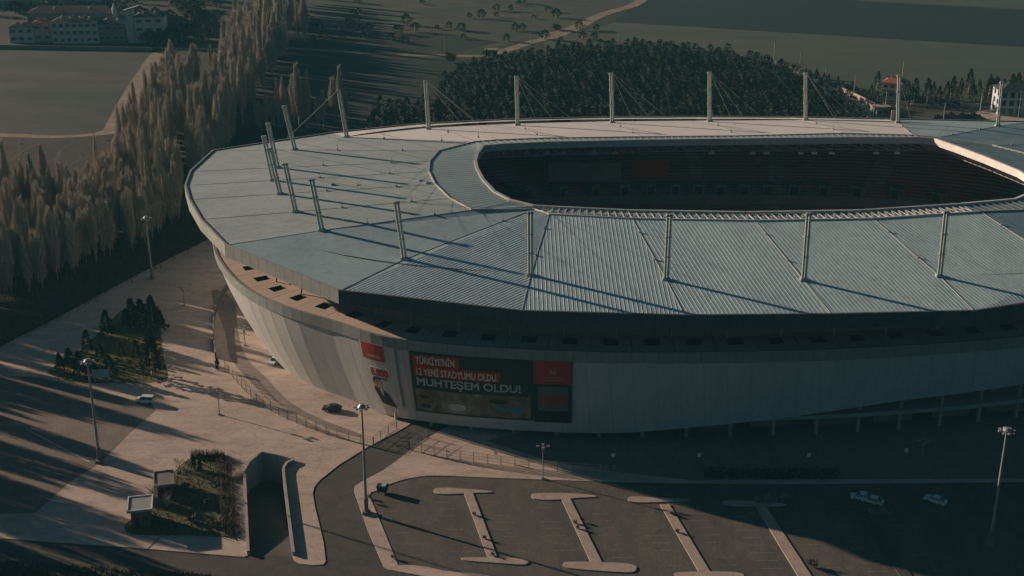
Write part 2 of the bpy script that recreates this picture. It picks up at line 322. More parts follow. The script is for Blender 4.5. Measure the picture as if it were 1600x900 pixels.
# ------------------------------------------------------------------ ramp
ramp = empty('ramp', P(425, 800), 0, 'sunken concrete vehicle ramp with low parapet walls cut into the plaza beside the access road', 'ramp')
def W2L(v, o): return v - o.location
DEP = -6.0
b = MB()
def floorz(p): # descend from road to back
    y0 = RHOLE[0].y; t = max(0, min(1, (p.y - y0) / (P(409, 706, .8).y - y0) * 1.15)); return .02 + (DEP + .0) * t
loop = RHOLE
o0 = ramp.location
fm = MB()
lf = [P(390, 867), P(457, 869)]
N = 12
mid = []
for k in range(N + 1):
    t = k / N; l = P(389, 868).lerp(P(360, 690), t); r = P(458, 870).lerp(P(480, 690), t)
    z = .02 + DEP * min(1, t * 1.25); mid.append((Vector((l.x, l.y, z)) - o0, Vector((r.x, r.y, z)) - o0))
for k in range(N): fm.quad(mid[k][0], mid[k][1], mid[k + 1][1], mid[k + 1][0])
fm.build('ramp_floor', M['asphalt'], ramp)
def wallrun(pts, name, top, cap):
    wb = MB(); cb = MB()
    for i in range(len(pts) - 1):
        p, q = pts[i], pts[i + 1]
        def nrm(k):
            d = pts[min(k + 1, len(pts) - 1)] - pts[max(k - 1, 0)]; d.z = 0; d.normalize(); return Vector((-d.y, d.x, 0)) * .45
        n1, n2 = nrm(i), nrm(i + 1); s = cap
        for (A0, B0, z0, z1) in ((p, q, DEP - .5, top),):
            A = Vector((p.x, p.y, 0)) - o0; B = Vector((q.x, q.y, 0)) - o0; A2 = A + n1 * s; B2 = B + n2 * s
            up = lambda v, z: Vector((v.x, v.y, z))
            wb.quad(up(A, DEP - .5), up(B, DEP - .5), up(B, top), up(A, top))
            wb.quad(up(A2, -.2), up(B2, -.2), up(B2, top), up(A2, top))
            wb.quad(up(A, top), up(B, top), up(B2, top), up(A2, top))
            if i == 0: wb.quad(up(A, DEP), up(A2, DEP), up(A2, top), up(A, top))
            if i == len(pts) - 2: wb.quad(up(B, DEP), up(B2, DEP), up(B2, top), up(B, top))
            T = .035
            cb.add([up(A - n1 * .15 * s, top), up(B - n2 * .15 * s, top), up(B2 + n2 * .12 * s, top), up(A2 + n1 * .12 * s, top), up(A - n1 * .15 * s, top + .14), up(B - n2 * .15 * s, top + .14), up(B2 + n2 * .12 * s, top + .14), up(A2 + n1 * .12 * s, top + .14)],
                   [(0, 1, 2, 3), (4, 5, 6, 7), (0, 1, 5, 4), (2, 3, 7, 6), (0, 3, 7, 4), (1, 2, 6, 5)])
    wb.build(name, M['ramp'] , ramp); cb.build('wall_coping', M['kerb'], ramp)
M['ramp'] = mat('ramp_concrete', (.30, .34, .33), (.24, .28, .275), .3, c3=(.18, .2, .2), scale3=.8)
flatR = [Vector((p.x, p.y, 0)) for p in RAMP]
wallrun(flatR[0:5], 'side_wall', .75, 1)
wallrun(flatR[4:7], 'back_wall', .75, 1)
wallrun(flatR[6:], 'side_wall', .75, 1)
# ------------------------------------------------------------------ STADIUM
st = empty('stadium', (63, 347, 0), 0, 'huge oval football stadium with pale segmented roof, rooftop masts and bowl shaped grey cladding', 'stadium')
SO = st.location
def part(b, name, m, parent=None, smooth=False):
    b.v = [(x - SO.x, y - SO.y, z) for x, y, z in b.v]
    return b.build(name, m, parent or st, smooth)
def mk(o, m, bb, i, zo=31.5, zm=34.5, zb=37.4, zi=38.):
    r = []
    for q, z in ((o, zo), (m, zm), (bb, zb), (i, zi)):
        r.append(P(q[0], q[1], z) if isinstance(q, tuple) and q[0] > -5000 and not isinstance(q, Wd) else Vector((q[0], q[1], z)))
    return r
class Wd(tuple): pass
def nd(o, m, bb, i, zo=32.3, zm=34.0, zb=37.4, zi=38.):
    return [Vector((q[0], q[1], z)) if isinstance(q, Wd) else P(q[0], q[1], z) for q, z in ((o, zo), (m, zm), (bb, zb), (i, zi))]
w = lambda x, y: Wd((x, y))
nodes = [
 nd((530, 455), (632, 405), (834, 327), (837, 322)),
 nd((815, 487), (829, 430), (858, 335), (866, 323.5)),
 nd((1070, 494), (1041, 437), (988, 342), (980, 329)),
 nd((1300, 492), (1256, 438), (1180, 345), (1165, 332)),
 nd((1523, 487), (1468, 432), (1365, 342), (1345, 329)),
 nd(w(129, 275), w(124, 284), (1532, 331), (1500, 319)),
 nd(w(158, 288), w(148, 298), w(128, 316), w(124, 322.5)),
 nd(w(182, 306), w(165, 315), w(142, 323), w(132, 330)),
 nd(w(197, 330), w(174, 333), w(148, 336), w(134.6, 338), 33),
 nd(w(201, 355), w(176, 352), w(148, 350), w(133.5, 347), 33),
 nd(w(195, 380), w(172, 372), w(144, 364), w(129, 360), 33),
 nd(w(183, 404), w(164, 390), w(136, 375), w(124.5, 371)),
 nd((1610, 191), (1559, 197), (1463, 215.5), (1459, 218)),
 nd((1383, 186.5), (1403, 192), (1428, 212), (1438, 216)),
 nd((1235, 183.5), (1259, 188), (1318, 209), (1325, 216)),
 nd((1090, 183), (1109, 190), (1155, 213), (1165, 218)),
 nd((940, 184), (957, 192), (1000, 214.5), (1005, 220)),
 nd((787, 187.5), (809, 196), (850, 216.5), (862, 223)),
 nd((650, 194.5), (670, 202), (775, 219.5), (790, 226)),
 nd((520, 208), (542, 214.5), (742, 222), (757, 229)),
 nd((333, 236), (461, 234), (686, 236), (748, 241), 34, 35.5),
 nd((298, 268), (434, 262), (672, 252), (745, 252), 34, 35.5),
 nd((290, 290), (427, 282), (670, 268), (748, 264), 34, 35.5),
 nd((296, 312), (438, 303), (680, 288), (757, 281), 34, 35.5),
 nd((314, 343), (462, 331), (703, 310), (775, 300), 34, 35.5),
 nd((353, 383), (503, 360), (737, 328), (800, 313), 33.5, 35.2),
]
NN = len(nodes)
# per segment (i -> i+1) roof material
segmat = {}
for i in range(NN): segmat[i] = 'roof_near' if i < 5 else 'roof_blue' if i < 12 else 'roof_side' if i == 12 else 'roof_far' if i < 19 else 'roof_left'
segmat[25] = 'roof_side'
def clip_line_quad(p, d, quad):
    hits = []
    for k in range(len(quad)):
        a0, a1 = quad[k], quad[(k + 1) % len(quad)]; ex, ey = a1.x - a0.x, a1.y - a0.y
        den = d[0] * ey - d[1] * ex
        if abs(den) < 1e-9: continue
        t = ((a0.x - p[0]) * ey - (a0.y - p[1]) * ex) / den; u = ((a0.x - p[0]) * d[1] - (a0.y - p[1]) * d[0]) / den
        if -1e-6 <= u <= 1 + 1e-6: hits.append((t, a0 + (a1 - a0) * u))
    hits.sort(key=lambda h: h[0])
    return (hits[0][1], hits[-1][1]) if len(hits) >= 2 and hits[-1][0] - hits[0][0] > .2 else None
for i in range(NN):
    A, B = nodes[i], nodes[(i + 1) % NN]
    b = MB()
    tris_ = [(A[0], B[0], B[1]), (A[0], B[1], A[1]), (A[1], B[1], B[2]), (A[1], B[2], A[2])]
    for t_ in tris_: b.add(t_, [(0, 1, 2)])
    for zz in (-1.2,):
        dn = Vector((0, 0, zz)); b.quad(A[0] + dn, A[1] + dn, B[1] + dn, B[0] + dn, 1); b.quad(A[1] + dn, A[2] + dn, B[2] + dn, B[1] + dn, 1)
    if i < 5:
        # ribs of the sheet metal, running from eave to inner edge
        near = i < 5
        da = (A[2] - A[0]); db = (B[2] - B[0]); da.normalize(); db.normalize()
        d = da if i == 0 else (da * .5 + db * .5); d = Vector((d.x, d.y)).normalized(); nrm = Vector((-d.y, d.x))
        cor = [A[0], B[0], B[2], A[2]]; vals = [c.x * nrm.x + c.y * nrm.y for c in cor]
        sp = .9 if near else 3.0; h = .058 if near else .035; wd = .15 if near else .08
        k0 = min(vals) + sp * .5
        while k0 < max(vals):
            p = (nrm.x * k0, nrm.y * k0)
            for quad in tris_:
                r = clip_line_quad(p, (d.x, d.y), quad)
                if r:
                    a0, a1 = r; n3 = Vector((nrm.x, nrm.y, 0)) * wd; up = Vector((0, 0, h)); lo = Vector((0, 0, -.05))
                    b.add([a0 - n3 + lo, a1 - n3 + lo, a1 + up, a0 + up, a0 + n3 + lo, a1 + n3 + lo], [(0, 1, 2, 3), (3, 2, 5, 4)], 0)
            k0 += sp
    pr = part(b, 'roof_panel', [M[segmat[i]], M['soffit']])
    # seam strip along radial joint
    b = MB()
    for (p, q) in ((A[0], A[1]), (A[1], A[2])): 
        up = Vector((0, 0, .03)); b.tube(p + up, q + up, .11 if i < 6 else .06, n=4)
    part(b, 'roof_seam', M['flash'])
    # inner translucent band
    b = MB(); b.quad(A[2], B[2], B[3], A[3]); n = max(2, int((A[2] - B[2]).length / 1.8))
    dn = Vector((0, 0, -1.0)); b.quad(A[2] + dn, A[3] + dn, B[3] + dn, B[2] + dn, 1)
    part(b, 'inner_roof_band', [M['roof_blue'] if 5 <= i < 12 else M['band'], M['soffit']])
    b = MB()
    for k in range(n):
        t = k / n; s_ = min(1.0, t + .35 / 12) if i < 5 else t
        p = A[2].lerp(B[2], t) + Vector((0, 0, .12)); q = A[3].lerp(B[3], t) + Vector((0, 0, .12))
        b.tube(p, q, .10 if i < 5 else .05, n=4, cap=False)
        if k % 1 == 0 and i < 5:
            b.tube(A[2].lerp(B[2], t) + Vector((0, 0, .15)), A[3].lerp(B[3], min(1, t + 1.3 / n)) + Vector((0, 0, .15)), .06, n=4, cap=False)
    b.tube(A[2] + Vector((0, 0, .15)), B[2] + Vector((0, 0, .15)), .22, n=4)
    part(b, 'roof_band_rib', M['white'] if i < 5 else M['flash'])
    # inner edge gutter
    b = MB()
    inn = (Vector((63, 347, 38)) - (A[3] + B[3]) / 2); inn.z = 0; inn.normalize(); up = Vector((0, 0, .35)); dn = Vector((0, 0, -1.6))
    b.quad(A[3] + dn, B[3] + dn, B[3] + up, A[3] + up)
    b.quad(A[3] + dn - inn * .8, B[3] + dn - inn * .8, B[3] + up - inn * .8, A[3] + up - inn * .8)
    b.quad(A[3] + up, B[3] + up, B[3] + up - inn * .8, A[3] + up - inn * .8)
    part(b, 'inner_gutter', M['white'] if 5 <= i < 12 else M['flash'])
    # underside trusses at inner edge
    b = MB(); n = 6
    for k in range(n):
        p = A[3].lerp(B[3], k / n); q = A[3].lerp(B[3], (k + 1) / n)
        for off in (0,):
            lo = p - inn * 3 + Vector((0, 0, -4)); b.tube(p + dn, lo, .12, n=4, cap=False); b.tube(lo, q + dn, .12, n=4, cap=False)
            b.tube(lo, q - inn * 3 + Vector((0, 0, -4)), .15, n=4, cap=False)
    part(b, 'roof_truss', M['steel'])
    # outer fascia with joints
    d = B[0] - A[0]; n = max(1, round(d.length / 3.0)); out = Vector((d.y, -d.x, 0)).normalized()
    if out.dot((A[0] + B[0]) / 2 - Vector((63, 347, 0))) < 0: out = -out
    b = MB(); hF = 2.9
    for k in range(n):
        p = A[0] + d * ((k + .012) / n); q = A[0] + d * ((k + .988) / n); up = Vector((0, 0, .35)); dn = Vector((0, 0, -hF)); o_ = out * .25
        b.quad(p + dn + o_, q + dn + o_, q + up + o_, p + up + o_); b.quad(p + up + o_, q + up + o_, q + up - o_, p + up - o_)
        b.quad(p + dn + o_, q + dn + o_, q + dn - o_ * 4, p + dn - o_ * 4)
    b.quad(A[0] + Vector((0, 0, -hF + .05)), B[0] + Vector((0, 0, -hF + .05)), B[0] + Vector((0, 0, .25)), A[0] + Vector((0, 0, .25)), 1)
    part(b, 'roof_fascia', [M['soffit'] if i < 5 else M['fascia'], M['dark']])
    # dark gutter line inside the fascia edge
# masts
def atplane(px, py, y):
    u = (px - 800) / F; v = (py - 450) / F; t = y / (CT - v * ST); return Vector((u * t, y, HG + t * (-ST - v * CT)))
mast_px = {0: (619, 314), 1: (828.5, 330), 2: (1046, 334), 3: (1264, 332), 4: (1479, 329), 13: (1405, 117), 12: (1566, 127), 14: (1259, 113), 15: (1109, 112), 16: (955, 113.5), 17: (807, 118.5),
           18: (665, 125.5), 19: (529, 140), 20: (444, 165), 21: (418.5, 192), 22: (412, 212), 23: (420, 231), 24: (445, 254.5), 25: (486.5, 279)}
for i in range(NN):
    base = nodes[i][1] + Vector((0, 0, 0))
    out = base - Vector((63, 347, base.z)); out.z = 0
    ny = -1 if i <= 5 else (1 if 12 <= i <= 19 else 0)
    if i in mast_px:
        T = atplane(*mast_px[i], base.y + ny * 1.6)
    else:
        out.normalize(); T = base + Vector((out.x * 2, out.y * 2, 14))
    b = MB(); dd = (T - base); side = Vector((out.y, -out.x, 0)).normalized() * .0
    s1 = Vector((.36, 0, 0)) if 19 <= i or 6 <= i <= 11 else Vector((0, .36, 0))
    s1 = Vector((.34, .1, 0))
    b.tube(base - s1, T - s1, .30, .28, n=8); b.tube(base + s1, T + s1, .30, .28, n=8)
    for t in (.03, .97, .35, .65):
        c = base.lerp(T, t); b.box((c.x, c.y, c.z), (1.5, .8, .16 if t != .97 else .3), 0)
    b.box((base.x, base.y, base.z + .15), (1.7, 1.2, .5))
    ms = part(b, 'mast', M['mast'])
    cb = MB()
    for j in (i - 1, i + 1) if i < 6 else (i,):
        tgt = nodes[j % NN][2] if j != i or i < 12 else nodes[i][2]
        cb.tube(T, tgt + Vector((0, 0, .3)), .035, n=4, cap=False)
    if 12 <= i <= 18:   # back stays run down to the far eave
        e1 = nodes[i - 1][0]; e0 = nodes[i][0]
        for t in (.55, .75): cb.tube(T, e0.lerp(e1, t * .9) + Vector((0, 0, .3)), .08, n=4, cap=False)
    if i == 19: cb.tube(T, nodes[20][0].lerp(nodes[19][0], .6) + Vector((0, 0, .4)), .09, n=4, cap=False)
    cb.v = [(x - SO.x, y - SO.y, z) for x, y, z in cb.v]; cb.build('stay_cable', M['cable'], ms)
# small rooftop vents and lightning rods
for (x, y, z) in [(595, 275, 36), (618, 272, 36.2), (657, 285, 36.8), (668, 288, 37), (560, 292, 36), (520, 290, 36), (610, 262, 36)]:
    p = P(x, y, z); b = MB(); b.box((p.x, p.y, p.z + .25), (1.2, .7, .7), .3); b.tube((p.x, p.y, p.z), (p.x, p.y, p.z + 1.6), .07, n=5); part(b, 'roof_vent', M['steel'])
for i in range(0, NN, 1):
    for t in (.3, .75):
        b = MB(); p = nodes[i][1].lerp(nodes[i][2], t); b.tube(p, p + Vector((0, 0, 1.6)), .06, n=4); b.box((p.x, p.y, p.z + .2), (.5, .5, .3))
        part(b, 'lightning_rod', M['cable'])
b = MB(); p = P(1395, 190, 32.5); b.box((p.x, p.y, p.z + 1.6), (1.4, .3, 4.2)); part(b, 'roof_hatch', M['wallstone'])
# ---- bowl ring curve
ringpx = [(337, 392), (350, 425), (385, 462), (440, 490), (520, 515), (600, 540), (700, 553), (800, 560), (900, 564.5), (1000, 566), (1200, 564), (1400, 556), (1600, 540)]
ctrl = PX(ringpx, 20.5)
for c in ctrl: c.z = 0
ctrl += V2([(140, 282), (165, 300), (185, 325), (192, 352), (185, 385), (165, 410), (130, 428), (80, 436), (30, 434), (-20, 425), (-55, 406), (-74, 383), (-81.5, 358)])
dense = crom(ctrl, 24, True)
cum = [0.0]
for i in range(len(dense)): cum.append(cum[-1] + (dense[(i + 1) % len(dense)] - dense[i]).length)
TOT = cum[-1]
def ring(s):
    s %= TOT; import bisect
    k = min(len(dense) - 1, bisect.bisect_right(cum, s) - 1); t = (s - cum[k]) / (cum[k + 1] - cum[k])
    return dense[k].lerp(dense[(k + 1) % len(dense)], t)
def rn(s):
    d = ring(s + 3) - ring(s - 3); return Vector((d.y, -d.x, 0)).normalized()   # outward (curve runs counter-clockwise)
def interp(x, xs, ys): return float(np.interp(x, xs, ys))
def winset(p): return interp(p.x, [-80, -60, -40, -20, 20, 60, 200], [9, 7.5, 6.3, 4.5, 2.6, 2.6, 5]) if p.y < 345 else 6
def sinset(p):   # how far a point lies inside the ring curve
    k = min(range(0, len(dense), 2), key=lambda i: (dense[i].x - p.x) ** 2 + (dense[i].y - p.y) ** 2); q0, q1 = dense[k], dense[(k + 1) % len(dense)]
    d = (q1 - q0).normalized(); return -(p.x - q0.x) * d.y + (p.y - q0.y) * d.x
ZB = []
for px_, py_ in ((560, 634), (640, 655), (750, 668), (900, 675), (1000, 674), (1200, 655), (1400, 625), (1600, 597)):
    best_ = min(((abs(sinset(P(px_, py_, z / 10)) - winset(P(px_, py_, z / 10))), z / 10) for z in range(0, 180, 3))); ZB.append((P(px_, py_, best_[1]).x, best_[1]))
print('ZB', [(round(a_, 1), b_) for a_, b_ in ZB])
def zbot(p):
    if p.y > 345: return .3
    return interp(p.x, [-48] + [z[0] for z in ZB] + [160, 200], [.05] + [z[1] for z in ZB] + [13, 8])
ZR = 20.5
def skirt(s, v, off=0.0):
    p = ring(s); n = rn(s); zb = zbot(p); z = ZR + (zb - ZR) * v; k = (ZR - z) / ZR
    wI = winset(p) * ZR / max(1, ZR - zb)
    wv = wI * (.55 * k + .45 * k * k)
    q = p - n * wv + n * off; q.z = z; return q
NP = round(TOT / 5.0)
b = MB()
for k in range(NP):
    s0, s1 = TOT * k / NP, TOT * (k + 1) / NP; c = ring((s0 + s1) / 2)
    lift = .05
    R = 10
    for r in range(R):
        v0, v1 = r / R, (r + 1) / R; sk = 1.5   # panels lean sideways toward the bottom
        f = lambda s, v, o: skirt(s + v * sk, v, o)
        b.quad(f(s0, v0, 0), f(s0, v1, 0), f(s1, v1, 0), f(s1, v0, 0))
        e_ = .045; b.quad(f(s1 - e_, v0, .03), f(s1 - e_, v1, .03), f(s1 + e_, v1, .03), f(s1 + e_, v0, .03), 1)
part(b, 'cladding', [M['skirt'], M['joint']])
# bottom lip
b = MB()
for k in range(NP * 2):
    s0, s1 = TOT * k / NP / 2, TOT * (k + 1) / NP / 2
    b.quad(skirt(s0 + 1.5, 1), skirt(s1 + 1.5, 1), skirt(s1 + 1.5, 1, -1.5), skirt(s0 + 1.5, 1, -1.5))
part(b, 'cladding_soffit', M['soffit'])
# parapet ring 17.5 .. 20
b = MB(); NPP = round(TOT / 3.0)
for k in range(NPP):
    s0, s1 = TOT * (k + .012) / NPP, TOT * (k + 1 - .012) / NPP
    def rp(s, o, z): q = ring(s) + rn(s) * o; q.z = z; return q
    b.quad(rp(s0, .45, 20.4), rp(s1, .45, 20.4), rp(s1, .55, 23), rp(s0, .55, 23))
    b.quad(rp(s0, .55, 23), rp(s1, .55, 23), rp(s1, -.1, 23), rp(s0, -.1, 23)); b.quad(rp(s0, .45, 20.4), rp(s1, .45, 20.4), rp(s1, -.5, 20.4), rp(s0, -.5, 20.4))
for k in range(NPP):
    s0, s1 = TOT * k / NPP, TOT * (k + 1) / NPP; b.quad(rp(s0, .3, 20.5), rp(s1, .3, 20.5), rp(s1, .4, 22.9), rp(s0, .4, 22.9), 1)
part(b, 'parapet', [M['parapet'], M['soffit']])
# terrace with square openings
b = MB(); NT = round(TOT / 9.0); TW = 11.0
def tp(s, d): q = ring(s) - rn(s) * d; q.z = 22.85; return q
for k in range(NT):
    s0, s1 = TOT * k / NT, TOT * (k + 1) / NT; a_, b_ = s0 + (s1 - s0) * .32, s0 + (s1 - s0) * .68
    ds = [0, 3.6, 7.0, TW]; ss = [s0 + .05, a_, b_, s1 - .05]
    for i in range(3):
        for j in range(3):
            if i == 1 and j == 1: continue
            b.quad(tp(ss[i], ds[j]), tp(ss[i + 1], ds[j]), tp(ss[i + 1], ds[j + 1]), tp(ss[i], ds[j + 1]))
    dn = Vector((0, 0, -1.2)); c = [tp(ss[1], ds[1]), tp(ss[2], ds[1]), tp(ss[2], ds[2]), tp(ss[1], ds[2])]
    for i in range(4): b.quad(c[i], c[(i + 1) % 4], c[(i + 1) % 4] + dn, c[i] + dn, 1)
    b.quad(*[q + dn for q in c], 1)
    dn = Vector((0, 0, -.06)); b.quad(tp(s1 - .1, 0) + dn, tp(s1 + .1, 0) + dn, tp(s1 + .1, TW) + dn, tp(s1 - .1, TW) + dn, 1)
part(b, 'terrace', [M['terrace'], M['dark']])
# upper wall between terrace and roof: leans outward to meet the soffit
b = MB(); NW = 150
def outl(s):   # roof eave point nearest in direction
    return None
for k in range(NW):
    s0, s1 = TOT * k / NW, TOT * (k + 1) / NW
    def up_(s, d, z): q = ring(s) - rn(s) * d; q.z = z; return q
    prof = [(9.0, 22.8), (9.4, 24.5), (10.2, 26.5), (11.6, 29), (14, 31.8)]
    for (d0, z0), (d1, z1) in zip(prof, prof[1:]): b.quad(up_(s0, d0, z0), up_(s1, d0, z0), up_(s1, d1, z1), up_(s0, d1, z1))
part(b, 'upper_wall', M['tarp'])
b = MB()
for k in range(60):
    s = TOT * k / 60; q = ring(s) - rn(s) * 7.2; r_ = ring(s) - rn(s) * 9.5
    b.tube((q.x, q.y, 22.8), (r_.x, r_.y, 31.5), .22, n=6)
part(b, 'roof_strut', M['steel'])
# lower body behind the skirt
b = MB()
for k in range(NW):
    s0, s1 = TOT * k / NW, TOT * (k + 1) / NW
    b.quad(up_(s0, 9, 0), up_(s1, 9, 0), up_(s1, 9, 21), up_(s0, 9, 21), k % 3 == 0)
part(b, 'lower_wall', [M['wall'], M['glass']])
for zz, dd_ in ((4.6, 3.4), (9.0, 4.0)):
    b = MB()
    for k in range(NW):
        s0, s1 = TOT * k / NW, TOT * (k + 1) / NW; p = ring(s0)
        if p.y > 345 or p.x < (35 if zz < 6 else 70): continue
        b.quad(up_(s0, dd_, zz), up_(s1, dd_, zz), up_(s1, dd_, zz + .9), up_(s0, dd_, zz + .9)); b.quad(up_(s0, dd_, zz + .9), up_(s1, dd_, zz + .9), up_(s1, 9.2, zz + .9), up_(s0, 9.2, zz + .9)); b.quad(up_(s0, dd_, zz), up_(s1, dd_, zz), up_(s1, 9.2, zz), up_(s0, 9.2, zz))
    part(b, 'concourse_slab', M['fascia'])
for k in range(0, 74):
    s = TOT * k / 74 + 2; p = ring(s)
    if p.y > 345 or p.x < -34: continue
    q = up_(s, 5.2, 0); h = max(2.5, zbot(p) + 3.0)
    b = MB(); b.tube((q.x, q.y, 0), (q.x, q.y, h), .45, .4, n=8); part(b, 'column', M['wallstone'])
# ---- seating bowl
def innerc(ang):
    # rounded rectangle around the pitch
    c, s_ = math.cos(ang), math.sin(ang); n = 3.6; r = (abs(c / 57) ** n + abs(s_ / 38) ** n) ** (-1 / n); return Vector((63 + r * c, 347 + r * s_, 0))
def outerc(ang):
    c, s_ = math.cos(ang), math.sin(ang); n = 2.8; r = (abs(c / 126) ** n + abs(s_ / 70) ** n) ** (-1 / n); return Vector((58 + r * c, 349 + r * s_, 0))
b = MB(); NA = 96; NR = 34
for i in range(NA):
    a0, a1 = 2 * math.pi * i / NA, 2 * math.pi * (i + 1) / NA
    aisle = i % 6 == 0
    for r in range(NR):
        t0, t1 = r / NR, (r + 1) / NR; gap = 2.6 if r >= 17 else 0
        z0 = 1.5 + 23 * (t0 ** 1.15) + gap; z1 = 1.5 + 23 * (t1 ** 1.15) + (2.6 if r + 1 >= 17 else 0)
        f = lambda a_, t, z: (lambda q: Vector((q.x, q.y, z)))(innerc(a_).lerp(outerc(a_), t))
        mi = 1 if aisle or r in (16, 17) else 0
        b.quad(f(a0, t0, z0), f(a1, t0, z0), f(a1, t1, z0), f(a0, t1, z0), mi); b.quad(f(a0, t1, z0), f(a1, t1, z0), f(a1, t1, z1), f(a0, t1, z1), mi)
    b.quad(f(a0, 0, 0), f(a1, 0, 0), f(a1, 0, 1.5), f(a0, 0, 1.5), 1)
part(b, 'seating_stand', [M['seat'], M['standgrey']])
for i in range(0, 48):
    a0 = 2 * math.pi * (i + .5) / 48
    if not (.08 * math.pi < a0 < 1.15 * math.pi): continue
    c = innerc(a0).lerp(outerc(a0), .52); d = (outerc(a0) - innerc(a0)).normalized(); rz = math.atan2(d.y, d.x)
    b = MB(); b.box((c.x, c.y, 16.2), (3.5, 3.2, 3.4), rz); b.box((c.x - d.x * 1.8, c.y - d.y * 1.8, 16.0), (.1, 2.4, 2.6), rz, 1); part(b, 'vomitory', [M['standgrey'], M['dark']])
b = MB()
for i in range(NA):
    a0, a1 = 2 * math.pi * i / NA, 2 * math.pi * (i + 1) / NA
    p, q = outerc(a0), outerc(a1); b.quad((p.x, p.y, 27), (q.x, q.y, 27), (q.x, q.y, 34), (p.x, p.y, 34), i % 4 == 0)
part(b, 'back_wall', [M['standgrey'], M['dark']])
b = MB(); p0 = Vector((28.5, 408, 0))
b.box((42, 399.6, 23.6), (11, .4, 5.0)); part(b, 'stand_banner', M['red'])
b = MB(); b.box((22, 398.5, 22.6), (22, .5, 6)); part(b, 'media_box', M['standgrey'])
for x in (-2, 4, 10, 15, 24, 30, 58, 70, 74, 84, 88, 93, 106, 112):
    b = MB(); b.box((x, 384.5, 32.6), (1.6, .6, .7)); b.tube((x, 384.5, 33), (x, 384.5, 36), .08, n=4); part(b, 'floodlight', M['white'])
o = MB(); o.quad((10, 313, .3), (116, 313, .3), (116, 381, .3), (10, 381, .3)); part(o, 'pitch', M['pitch'])
# ------------------------------------------------------------------ banners on the cladding
def sof(px, v):
    best = None
    for k in range(2000):
        s = TOT * .0 + (TOT * .45) * k / 2000; x = Q(skirt(s, v))[0]; e_ = abs(x - px)
        if ring(s).y < 345 and (best is None or e_ < best[0]): best = (e_, s)
    return best[1]
def vof(py, s): 
    best = min(((abs(Q(skirt(s, k / 200))[1] - py), k / 200) for k in range(201))); return best[1]
class Ban:
    def __init__(self, x0, x1, ytop, ybot):
        self.s0 = sof(x0, .3); self.s1 = sof(x1, .3); sm = (self.s0 + self.s1) / 2
        self.v0 = vof(ytop, sm); self.v1 = vof(ybot, sm); self.W = self.s1 - self.s0; self.Hh = (self.v1 - self.v0) * ZR
    def pt(self, u, v, off): return skirt(self.s0 + (self.s1 - self.s0) * u, self.v0 + (self.v1 - self.v0) * v, off)
    def rect(self, u0, u1, v0, v1, off, name, m, parent=None):
        b = MB(); nx = max(2, int((u1 - u0) * self.W / 1.2)); ny = max(2, int((v1 - v0) * self.Hh / 1.2)); th = .06
        g = lambda i, j, o: self.pt(u0 + (u1 - u0) * i / nx, v0 + (v1 - v0) * j / ny, o)
        for i in range(nx):
            for j in range(ny): b.quad(g(i, j + 1, off), g(i + 1, j + 1, off), g(i + 1, j, off), g(i, j, off))
        for i in range(nx):
            for j, in ((0,), (ny,)): b.quad(g(i, j, off), g(i + 1, j, off), g(i + 1, j, off - th), g(i, j, off - th))
        for j in range(ny):
            for i in (0, nx): b.quad(g(i, j, off), g(i, j + 1, off), g(i, j + 1, off - th), g(i, j, off - th))
        return b.build(name, m, parent)
    def text(self, txt, u0, v0, u1, v1, off, m, parent, bold=.02, name='lettering'):
        c = bpy.data.curves.new('lettering', 'FONT'); c.body = txt; c.resolution_u = 3
        t = bpy.data.objects.new('tmp', c); S.collection.objects.link(t); bpy.context.view_layer.update()
        dg = bpy.context.evaluated_depsgraph_get(); me = bpy.data.meshes.new_from_object(t.evaluated_get(dg)); bpy.data.objects.remove(t)
        bm = bmesh.new(); bm.from_mesh(me); bmesh.ops.triangulate(bm, faces=bm.faces)
        xs = [v.co.x for v in bm.verts]; ys = [v.co.y for v in bm.verts]; x0, x1, y0, y1 = min(xs), max(xs), min(ys), max(ys)
        vs, fs = [], []; bm.verts.ensure_lookup_table(); base = [(v.co.x, v.co.y) for v in bm.verts]; tri = [[v.index for v in f.verts] for f in bm.faces]; bm.free()
        for k, (dx, dy) in enumerate(((0, 0), (-1, -1), (1, 1), (-1, 1), (1, -1))):   # heavier strokes: stacked, slightly shifted layers
            n0 = len(vs); fs += [tuple(i + n0 for i in f) for f in tri]
            vs += [self.pt(u0 + (u1 - u0) * (x + dx * bold - x0) / (x1 - x0), v1 - (v1 - v0) * (y + dy * bold - y0) / (y1 - y0), off + k * .006) for x, y in base]
        me = bpy.data.meshes.new(name); me.from_pydata(vs, [], fs); me.materials.append(m)
        o = bpy.data.objects.new(name, me); S.collection.objects.link(o); o.parent = parent; return o
    def shape(self, pts, off, name, m, parent):
        b = MB(); P2 = [Vector((x, y, 0)) for x, y in pts]; tr = tessellate_polygon([P2]); b.add([self.pt(x, y, off) for x, y in pts], [tuple(t) for t in tr]); return b.build(name, m, parent)
OFF = .55
B2 = Ban(643, 833, 551, 650)
r = B2.rect(0, 1, 0, 1, OFF, 'banner', M['bgreen']); tag(r, 'wide dark green banner with MUHTEŞEM OLDU! lettering and stadium pictures on the cladding', 'banner')
B2.rect(.03, .41, .04, .205, OFF + .08, 'red_strip', M['red'], r); B2.rect(.03, .74, .215, .38, OFF + .09, 'red_strip', M['red'], r)
B2.text("TÜRKİYE'NİN", .055, .035, .375, .18, OFF + .16, M['bwhite'], r); B2.text("12 YENİ STADYUMU OLDU.", .055, .215, .72, .36, OFF + .16, M['bwhite'], r)
B2.text("MUHTEŞEM OLDU!", .05, .40, .90, .565, OFF + .16, M['bpale'], r, .028)
B2.rect(.02, .98, .60, .97, OFF + .07, 'printed_picture', M['photo'], r)
